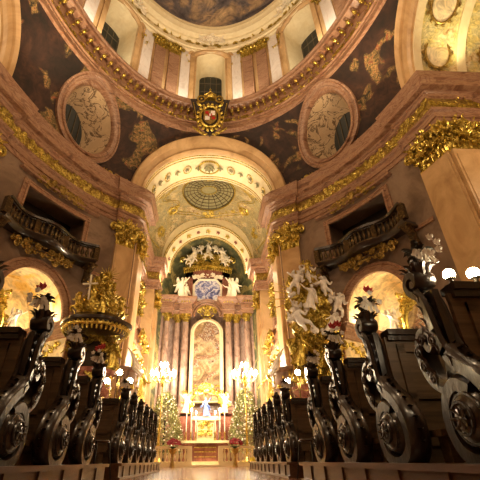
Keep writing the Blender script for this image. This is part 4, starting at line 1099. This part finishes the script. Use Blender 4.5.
B=MB(); B.add(prism([(x,z-3.8) for x,z in pl],0,.06),RX(pi/2)); B.build('canvas','altarpiece',rt2,smooth=False)
B=MB(); B.add(tube([(x,-.1,z-3.8) for x,z in pl+[pl[0]]],.10,8)); B.add(tube([(x*1.12,-.02,(z-3.8)*1.015) for x,z in pl+[pl[0]]],.08,8)); B.build('gilded_frame','cream',rt2)
# attic window and sculpture
rt=thing('attic_glory','white framed backlit glass painting with angled corners above the altar entablature','window',(0,28.6,11.5))
hx=[(-1.15,.1),(1.15,.1),(1.15,1.5),(.75,2.0),(-.75,2.0),(-1.15,1.5)]
B=MB(); B.add(prism([(x*.95,z) for x,z in hx],0,.06),RX(pi/2)); B.build('glass_painting','backlit',rt,smooth=False)
B=MB(); B.add(tube([(x,-.1,z) for x,z in hx+[hx[0]]],.11,6)); ornament(B,T(0,-.2,2.3),2.6,.4,16,.3,2,True,.2); B.build('frame','statue',rt)
B=MB(); B.add(box(-1.9,-1.25,-.1,.5,0,3.0)); B.add(box(1.25,1.9,-.1,.5,0,3.0)); B.add(box(-1.9,1.9,-.1,.5,2.2,3.0)); B.build('attic_block','redmarble',rt,smooth=False)
B=MB()
for k in range(26):
    x=-2.0+4.0*k/25; z=3.15-.12*abs(x)**1.6; B.add(LEAF,T(x,-.35,z)@RX(pi)@S(.3,.3,.4)); B.add(sphere(.1,6,4),T(x,-.4,z+.05))
B.add(tube([(x/8,-.35,3.3-.12*abs(x/8)**1.6) for x in range(-17,18)],.13,6)); ornament(B,T(0,-.2,3.75),4.4,1.3,80,.42,8,True,.5); B.build('gilded_canopy','gold',rt)
B=MB(); 
for k in range(22):
    a=pi*(k+.5)/22; l=1.0+.3*(k%2); B.add(tube([(.2*cos(a),-.1,4.1+.3*sin(a)),(l*cos(a),-.1,4.1+l*1.15*sin(a))],[.06,.015],4))
B.build('golden_rays','gold',rt)
sp=[(0,4.2,1.15,FIG_A,0),(-.75,4.1,.95,PUT,.2),(.75,4.1,.95,PUT,-.2),(-1.45,3.7,1.15,ANG,.35),(1.45,3.7,1.15,ANG,-.35),(-2.1,3.3,.9,PUT,.8),(2.1,3.3,.9,PUT,-.8),(-.4,3.6,.7,PUT,.4),(.4,3.6,.7,PUT,-.4),(-1.05,3.35,.8,PUT,-.3),(1.05,3.35,.8,PUT,.3),(-1.7,2.9,.8,PUT,.5),(1.7,2.9,.8,PUT,-.5)]
for i,(x,z,sc,F,ry) in enumerate(sp):
    B=MB(); B.add(F,T(x,-.7,z)@RY(ry)@S(sc)); B.build('stucco_figure','statue',rt)
for x,lab in ((-2.15,'left'),(2.15,'right')):
    o=thing('kneeling_angel','pale gold angel beside the backlit glass painting, on its %s'%lab,'statue',(x,27.9,11.5)); B=MB(); B.add(ANG,S(1.9 if x>0 else -1.9,1.9,1.9)@T(.0,0,0)); B.add(FIG_B,T(.35 if x<0 else -.35,.1,0)@S(1.4)); B.build('body','statue',o)
    ob=[c for c in bpy.data.objects if c.parent is o]
# sanctuary steps and altar
B=MB(); B.add(box(-3.75,3.75,18.6,31,0,.08)); B.add(box(-2.0,2.0,20.6,31,.08,.2)); st=struct(B.build('sanctuary_step','cream',smooth=False))
rt=thing('altar_table','pale marble altar table with stepped front and golden tabernacle shelf','altar',(0,22.2,.2))
B=MB(); B.add(box(-.55,.55,-.7,-.4,0,.25)); B.add(box(-.55,.55,-.6,-.3,.25,.6)); B.add(box(-.9,.9,-.3,.4,0,.82)); B.add(box(-1.15,-.9,-.35,.4,0,.82)); B.add(box(.9,1.15,-.35,.4,0,.82)); B.build('base','redmarble',rt,smooth=False)
B=MB(); B.add(box(-1.25,1.25,-.65,.45,.82,.93)); B.build('table_slab','cream',rt,smooth=False)
B=MB()
for z in (.2,.42,.62): B.add(box(-.56,.56,-.72,-.6,z-.02,z+.02))
B.build('gilded_fillet','gold',rt,smooth=False)
rt=thing('tabernacle','golden tabernacle between small red marble columns on the altar','tabernacle',(0,22.3,1.13))
B=MB(); B.add(box(-.45,.45,0,.5,0,1.0)); B.add(box(-.78,.78,-.1,.5,1.0,1.14)); B.add(box(-.7,.7,-.05,.5,1.14,1.2)); B.build('body','cream',rt,smooth=False)
B=MB(); ornament(B,T(0,-.02,.55),.8,.8,18,.22,3,True,.08); B.build('gilded_door_relief','gold',rt)
for x in (-.62,.62):
    B=MB(); B.add(lathe([(.09,0),(.07,.06),(.06,.9),(.09,1.0)],12),T(x,0,0)); B.build('column','redmarble',rt)
rt=thing('madonna_statue','small statue in a blue mantle standing on the tabernacle','statue',(0,22.3,2.33))
B=MB(); B.add(FIG_A,S(.95)); B.build('body','blue',rt)
rt=thing('altar_reredos','pale gilded arched niche with white angels behind the small blue statue','altar',(0,22.9,0.2))
B=MB(); B.add(box(-1.5,-.8,-.1,.3,0,2.3)); B.add(box(.8,1.5,-.1,.3,0,2.3)); B.add(box(-1.5,1.5,-.1,.3,2.2,2.35)); B.build('side_block','redmarble',rt,smooth=False)
B=MB(); B.add(tube([(1.0*cos(pi*i/20),-.1,2.3+1.35*sin(pi*i/20)) for i in range(21)],.1,8)); ornament(B,T(0,-.1,3.6),1.6,.6,18,.3,3,True,.2)
for sg in (-1,1): ornament(B,T(sg*1.05,-.1,2.9),.6,1.2,12,.3,4,False,.2)
B.build('gilded_arch','gold',rt)
for x in (-1.1,1.1):
    B=MB(); B.add(ANG,T(x,-.2,2.35)@S(1.0)); B.build('white_angel','statue',rt)
k=0
for sg,sd in ((-1,'left'),(1,'right')):
    for j,(x,h) in enumerate(((.52,.85),(.78,1.0),(1.04,1.15))):
        rt=thing('altar_candle','lit candle in a gilt holder on the %s of the altar, %s from the tabernacle'%(sd,ORD[j]),'candle',(sg*x,22.12 if j else 22.05,1.13),0,'candles on the high altar')
        B=MB(); B.add(lathe([(.09,0),(.09,.03),(.03,.08),(.04,.2),(.02,.35),(.05,.42)],10)); B.build('holder','gold',rt)
        B=MB(); B.add(lathe([(.022,.42),(.022,.42+h)],8)); w_=B.build('wax','wax',rt)
        B=MB(); B.add(lathe([(.003,.43+h),(.04,.48+h),(.035,.53+h),(.002,.64+h)],8)); B.build('flame','flame',w_)
# communion rail
def rail(x0,x1,label):
    rt=thing('altar_rail',label,'railing',((x0+x1)/2,19.0,.08)); c=(x0+x1)/2; h=(x1-x0)/2
    B=MB(); B.add(box(-h,h,-.14,.14,.62,.72)); B.build('top_rail','cream',rt,smooth=False)
    B=MB(); B.add(box(-h,h,-.14,.14,0,.10)); B.build('plinth','cream',rt,smooth=False)
    for x in (-h+.1,h-.1): B=MB(); B.add(box(x-.11,x+.11,-.13,.13,.1,.62)); B.build('post','cream',rt,smooth=False)
    n=int((2*h-.4)/.17)
    for k in range(n):
        B=MB(); B.add(BAL,T(-h+.28+(2*h-.56)*k/max(1,n-1),0,.1)@S(1,1,.87)); B.build('baluster','cream',rt)
rail(-3.5,-.6,'cream marble altar rail left of the central opening'); rail(.6,3.5,'cream marble altar rail right of the central opening')
# poinsettias
def plant(label,loc_):
    r=random.Random(5); rt=thing('potted_poinsettia',label,'plant',loc_,0,'red poinsettias by the altar rail')
    B=MB(); B.add(lathe([(.02,0),(.12,0),(.1,.05),(.05,.3),(.05,.45),(.15,.55),(.18,.68),(.02,.68)],12)); B.build('pot_stand','darkgold',rt)
    B=MB(); G_=MB()
    for k in range(26):
        a=r.uniform(0,TAU); q=sqrt(r.random())*.30; B.add(rosette(.11,6,.2),T(q*cos(a),q*sin(a)-.03,.78+.22*(1-q/.30)+r.uniform(0,.06))@RX(.5)@RZ(a))
        G_.add(LEAF,T(0,0,.66)@RZ(a)@RX(.9)@S(.18,.2,.3))
    f_=B.build('red_bracts','bract',rt); G_.build('leaves','leaf',rt)
plant('red poinsettia on a stand before the left altar rail',(-1.4,18.3,0)); plant('red poinsettia on a stand before the right altar rail',(1.3,18.3,0))
B=MB(); B.add(lathe([(.02,0),(.12,0),(.15,.3),(.16,.34),(.02,.34)],12)); o=thing('yellow_bucket','small bright yellow object at the right end of the altar rail','bucket',(2.12,18.5,0)); B.build('body',plain('yellow_plastic',(.85,.75,.08),.5),o)
# fir trees
def tree(label,loc_,seed,h,w):
    r=random.Random(seed); rt=thing('christmas_tree',label,'tree',loc_,0,'fir trees beside the high altar')
    B=MB(); B.add(tube([(0,0,0),(0,0,h*.97)],[.07,.015],8)); B.build('trunk','wood',rt)
    B=MB(); D_=MB()
    for k in range(2300):
        u=r.random()**.75; z=.35+(h-.4)*(1-u)*1.0; R0=w*(.28+.72*min(1,u*1.5))*(.35 if u<.06 else 1); a=r.uniform(0,TAU); q=R0*sqrt(r.uniform(.35,1))
        m=T(q*cos(a),q*sin(a),z)@RZ(a+pi/2)@RX(r.uniform(.9,1.7))@S(r.uniform(.12,.2))
        B.add(LEAF2,m@S(1.5,1,1.6))
        if k%9==0: D_.add(rosette(.045,5,.3),T((R0+.03)*cos(a),(R0+.03)*sin(a),z)@RZ(a+pi/2)@RX(pi/2))
    f_=B.build('foliage','fir',rt); o=D_.build('straw_star','cloth',rt); o['kind']='stuff'
    L_=MB()
    for k in range(34):
        u=(k+.5)/34; z=.5+(h-.7)*(1-u); a=k*2.4; R0=w*(.28+.72*min(1,u*1.5))+.03; L_.add(sphere(.022,6,4),T(R0*cos(a),R0*sin(a),z))
    o=L_.build('fairy_light','fairy',rt); o['kind']='stuff'
tree('decorated fir tree left of the high altar',(-2.15,21.5,.2),1,3.3,.86); tree('decorated fir tree right of the high altar',(2.15,21.5,.2),2,3.5,.80)
# chandeliers
def chandelier(label,loc_):
    rt=thing('standing_candelabrum',label,'candelabrum',loc_,0,'blazing candelabra before the high altar')
    B=MB(); B.add(lathe([(.01,-.45),(.08,-.4),(.1,-.3),(.04,-.15),(.12,0),(.05,.2),(.03,.6),(.06,.7),(.01,.8)],12)); B.add(tube([(.62*cos(TAU*i/30),.62*sin(TAU*i/30),0) for i in range(31)],.02,6)); B.build('body','gold',rt)
    for k in range(12):
        a=TAU*k/12; B=MB(); B.add(tube([(.08*cos(a),.08*sin(a),-.1),(.35*cos(a),.35*sin(a),-.2),(.62*cos(a),.62*sin(a),0)],.014,5)); arm=B.build('arm','gold',rt)
        B=MB(); B.add(lathe([(.02,.02),(.02,.14)],6),T(.62*cos(a),.62*sin(a),0)); w_=B.build('candle','wax',arm)
        B=MB(); B.add(lathe([(.004,.14),(.06,.2),(.05,.27),(.003,.38)],8),T(.62*cos(a),.62*sin(a),0)); B.build('bulb','bulb',arm)
    for k in range(5):
        a=TAU*k/5; B=MB(); B.add(lathe([(.01,.5),(.055,.56),(.05,.62),(.003,.74)],8),T(.18*cos(a),.18*sin(a),.05)); B.build('upper_bulb','bulb',rt)
    B=MB(); B.add(lathe([(.01,-loc_[2]+.08),(.3,-loc_[2]+.08),(.3,-loc_[2]+.16),(.08,-loc_[2]+.4),(.04,-2.5),(.06,-2.3),(.03,-2.2),(.03,-.45),(.01,-.42)],12)); B.build('stand','gold',rt)
chandelier('tall twelve-armed candelabrum blazing left of the high altar',(-2.22,19.85,3.9)); chandelier('tall twelve-armed candelabrum blazing right of the high altar',(2.0,19.85,3.9))
# oratories on the chancel walls
for sx,sd in ((1,'right'),(-1,'left')):
    rt=thing('gilded_oratory','pink and gold oratory box bulging from the %s chancel wall'%sd,'balcony',(sx*4.6,21.4,5.6)); m=S(sx,1,1)
    def f(i,j):
        a=-1.9+3.8*i/20; pr_=[(0,-.9),(.25,-.6),(.7,-.1),(.78,0),(.7,.1),(.7,1.0),(.8,1.08),(.8,1.18),(0,1.2)][j]; return (-pr_[0]*(.8+.25*cos(a/1.9*pi/2)),a,pr_[1])
    B=MB(); B.add(grid(21,9,f),m); B.build('box_front','pink',rt)
    B=MB(); fm=frame((-.85,0,.5),Vector((0,-1,0)),Vector((1,0,0)),Vector((0,0,1)))
    ornament(B,m@fm,3.2,.9,26,.4,5,True,.15); B.build('gilded_front_relief','gold',rt); B=MB(); ornament(B,m@frame((-.2,0,3.2),Vector((0,-1,0)),Vector((1,0,0)),Vector((0,0,1))),3.0,1.2,30,.5,6,True,.5)
    B.build('gilded_crest','gold',rt); B=MB()
    for y in (-1.5,0,1.5): B.add(PUT,m@frame((-.6,y,-.9),Vector((0,-1,0)),Vector((1,0,0)),Vector((0,0,1)))@S(1.0))
    B.build('gilded_putti','gold',rt)
    B=MB(); B.add(box(-.1,.0,-1.3,1.3,1.2,3.1),m); B.build('dark_window','blackglass',rt,smooth=False)
    for y,z,lab in ((19.0,3.2,'nearer'),(23.9,3.2,'farther')):
        o=thing('gilded_saint','gilded saint on a bracket on the %s chancel wall, the %s one'%(sd,lab),'statue',(sx*4.05,y,z)); 
        B=MB(); B.add(FIG_A if sx>0 else FIG_B,RZ(-sx*pi/2*.8)@S(2.1)); B.build('body','gold',o)
        B=MB(); B.add(lathe([(.02,-.8),(.12,-.7),(.2,-.4),(.45,-.15),(.5,0),(.02,0)],12)); B.build('bracket','pink',o)

for sx,sd in ((1,'right'),(-1,'left')):
    rt=thing('bulging_tribune','rounded pink and gold tribune on the inner face of the %s chancel pier'%sd,'balcony',(sx*3.8,17.55,2.4),0); m=S(sx,1,1)
    def tf(i,j):
        a=pi*i/20; r_,z=[(.02,-.9),(.18,-.8),(.30,-.5),(.62,-.15),(.72,.1),(.66,.3),(.78,.7),(.80,1.2),(.9,1.28),(.9,1.4),(.02,1.42)][j]; return (-r_*sin(a),r_*1.1*cos(a),z)
    B=MB(); B.add(grid(21,11,tf),m); B.build('body','rose',rt)
    B=MB(); r=random.Random(6)
    for k in range(60):
        a=r.uniform(.1,3.0); z=r.uniform(-.5,1.1); q_=.45+.3*min(1,(z+.6)); B.add(r.choice([LEAF,SPI,LEAF2]),m@T(-q_*sin(a),q_*1.1*cos(a),z)@RZ(-a-pi/2+pi/2*0)@RY(r.uniform(-2,2))@S(.3))
    B.build('gilded_relief','gold',rt)
    B=MB()
    for k in range(4): B.add(tube([(-.3-.1*k,-.95,2.2-.16*k),(-.62,-.9,1.75-.16*k),(-.8,-.6,1.5-.12*k),(-.85,-.1,1.45-.12*k)],[.03,.05,.05,.03],6,.5),m)
    B.build('white_swag','cloth',rt)
# ---------------------------------------------------------------- camera
yv=Vector((205-222,-221,-364.03)).normalized(); zv=Vector((217-222,600,-364.03)).normalized(); zv=(zv-yv*zv.dot(yv)).normalized(); xv=yv.cross(zv)
R=Matrix((xv,yv,zv))          # rows: world axes in camera space -> camera-to-world rotation
cam=bpy.data.cameras.new('camera'); co=bpy.data.objects.new('camera',cam); C.objects.link(co)
co.matrix_world=Matrix.Translation((0,0,.22))@R.to_4x4()
cam.sensor_width=36; cam.lens=36*364.03/480; cam.shift_x=(240-222)/480; cam.clip_start=.05; cam.clip_end=200
bpy.context.scene.camera=co
# ---------------------------------------------------------------- light
def point(name,loc,w,col=(1,.70,.41),r=.12):
    l=bpy.data.lights.new(name,'POINT'); l.energy=w; l.color=col; l.shadow_soft_size=r
    o=bpy.data.objects.new(name,l); C.objects.link(o); o.location=loc; return o
def spot(name,loc,to,w,ang=90,col=(1,.72,.42),r=.15,blend=.8):
    l=bpy.data.lights.new(name,'SPOT'); l.energy=w; l.color=col; l.shadow_soft_size=r; l.spot_size=radians(ang); l.spot_blend=blend
    o=bpy.data.objects.new(name,l); C.objects.link(o); o.location=loc
    d=Vector(to)-Vector(loc); o.rotation_euler=d.to_track_quat('-Z','Y').to_euler(); return o
w=bpy.data.worlds.new('night'); bpy.context.scene.world=w; w.use_nodes=True
w.node_tree.nodes['Background'].inputs[0].default_value=(.02,.02,.03,1); w.node_tree.nodes['Background'].inputs[1].default_value=.3
WARM=(1,.72,.43); 
# floodlights standing on the main cornice
for sx in (-1,1):
    spot('cornice_floodlight',(sx*7.6,9.3,13.5),(sx*-2,9,24),750,120)
    spot('cornice_floodlight',(sx*7.6,1.5,13.5),(sx*-2,5,24),750,120)
    spot('arch_floodlight',(sx*3.2,16.9,13.5),(sx*-2.2,17.2,16.2),230,110,(1,.80,.50))
    spot('vault_floodlight',(sx*4.0,20.5,13.5),(sx*-.8,21.8,17.5),200,130,(1,.80,.50))
    spot('side_arm_floodlight',(sx*10,8.7,13.6),(sx*10,4.5,16.5),260,130,(1,.82,.42))
    point('side_arm_lamp',(sx*10.5,5.3,9),260)
    # drum cornice lamps
    spot('drum_floodlight',(sx*5.0,10.5,18.95),(sx*6.6,12.5,25),230,150,(1,.86,.62))
    spot('drum_floodlight',(sx*1.9,13.4,18.95),(sx*1.5,15.2,25),130,150,(1,.86,.62))
    spot('drum_floodlight',(sx*6.2,3.5,18.95),(sx*7.7,3.5,25),280,150,(1,.86,.62))
    # chapels
    for s,dp in ((-1.5,1.2),(1.5,1.6)):
        p=chapel(s,5.35,dp); point('chapel_lamp',(sx*p.x,p.y,p.z),55,(1,.78,.45),.06)
    p=chapel(0,3.2,1.3); point('chapel_lamp',(sx*p.x,p.y,p.z),60,(1,.78,.45),.06)
    # chancel
    point('chancel_lamp',(sx*2.1,19.9,4.6),760,(1,.80,.58),.3); point('chancel_lamp',(sx*2.3,26.5,5.5),330,(1,.80,.58),.3)
    point('chancel_lamp',(sx*2.6,26.0,12.6),90,(1,.78,.50),.2)
point('altar_glow',(0,21.4,3.6),220,(1,.80,.55),.2)
spot('altar_spot',(0,19.5,12.8),(0,29,9),220,70,(1,.80,.5))
# nave light: added fill points behind and high above the camera, without fixtures
for x,y,z,e in ((0,-3,9,330),(-3.5,4,14.5,440),(3.5,4,14.5,440)): point('nave_fill',(x,y,z),e,WARM,.4)
vs=bpy.context.scene.view_settings; vs.view_transform='Standard'; vs.look='None'; vs.gamma=1; vs.exposure=0.62; vs.use_curve_mapping=False
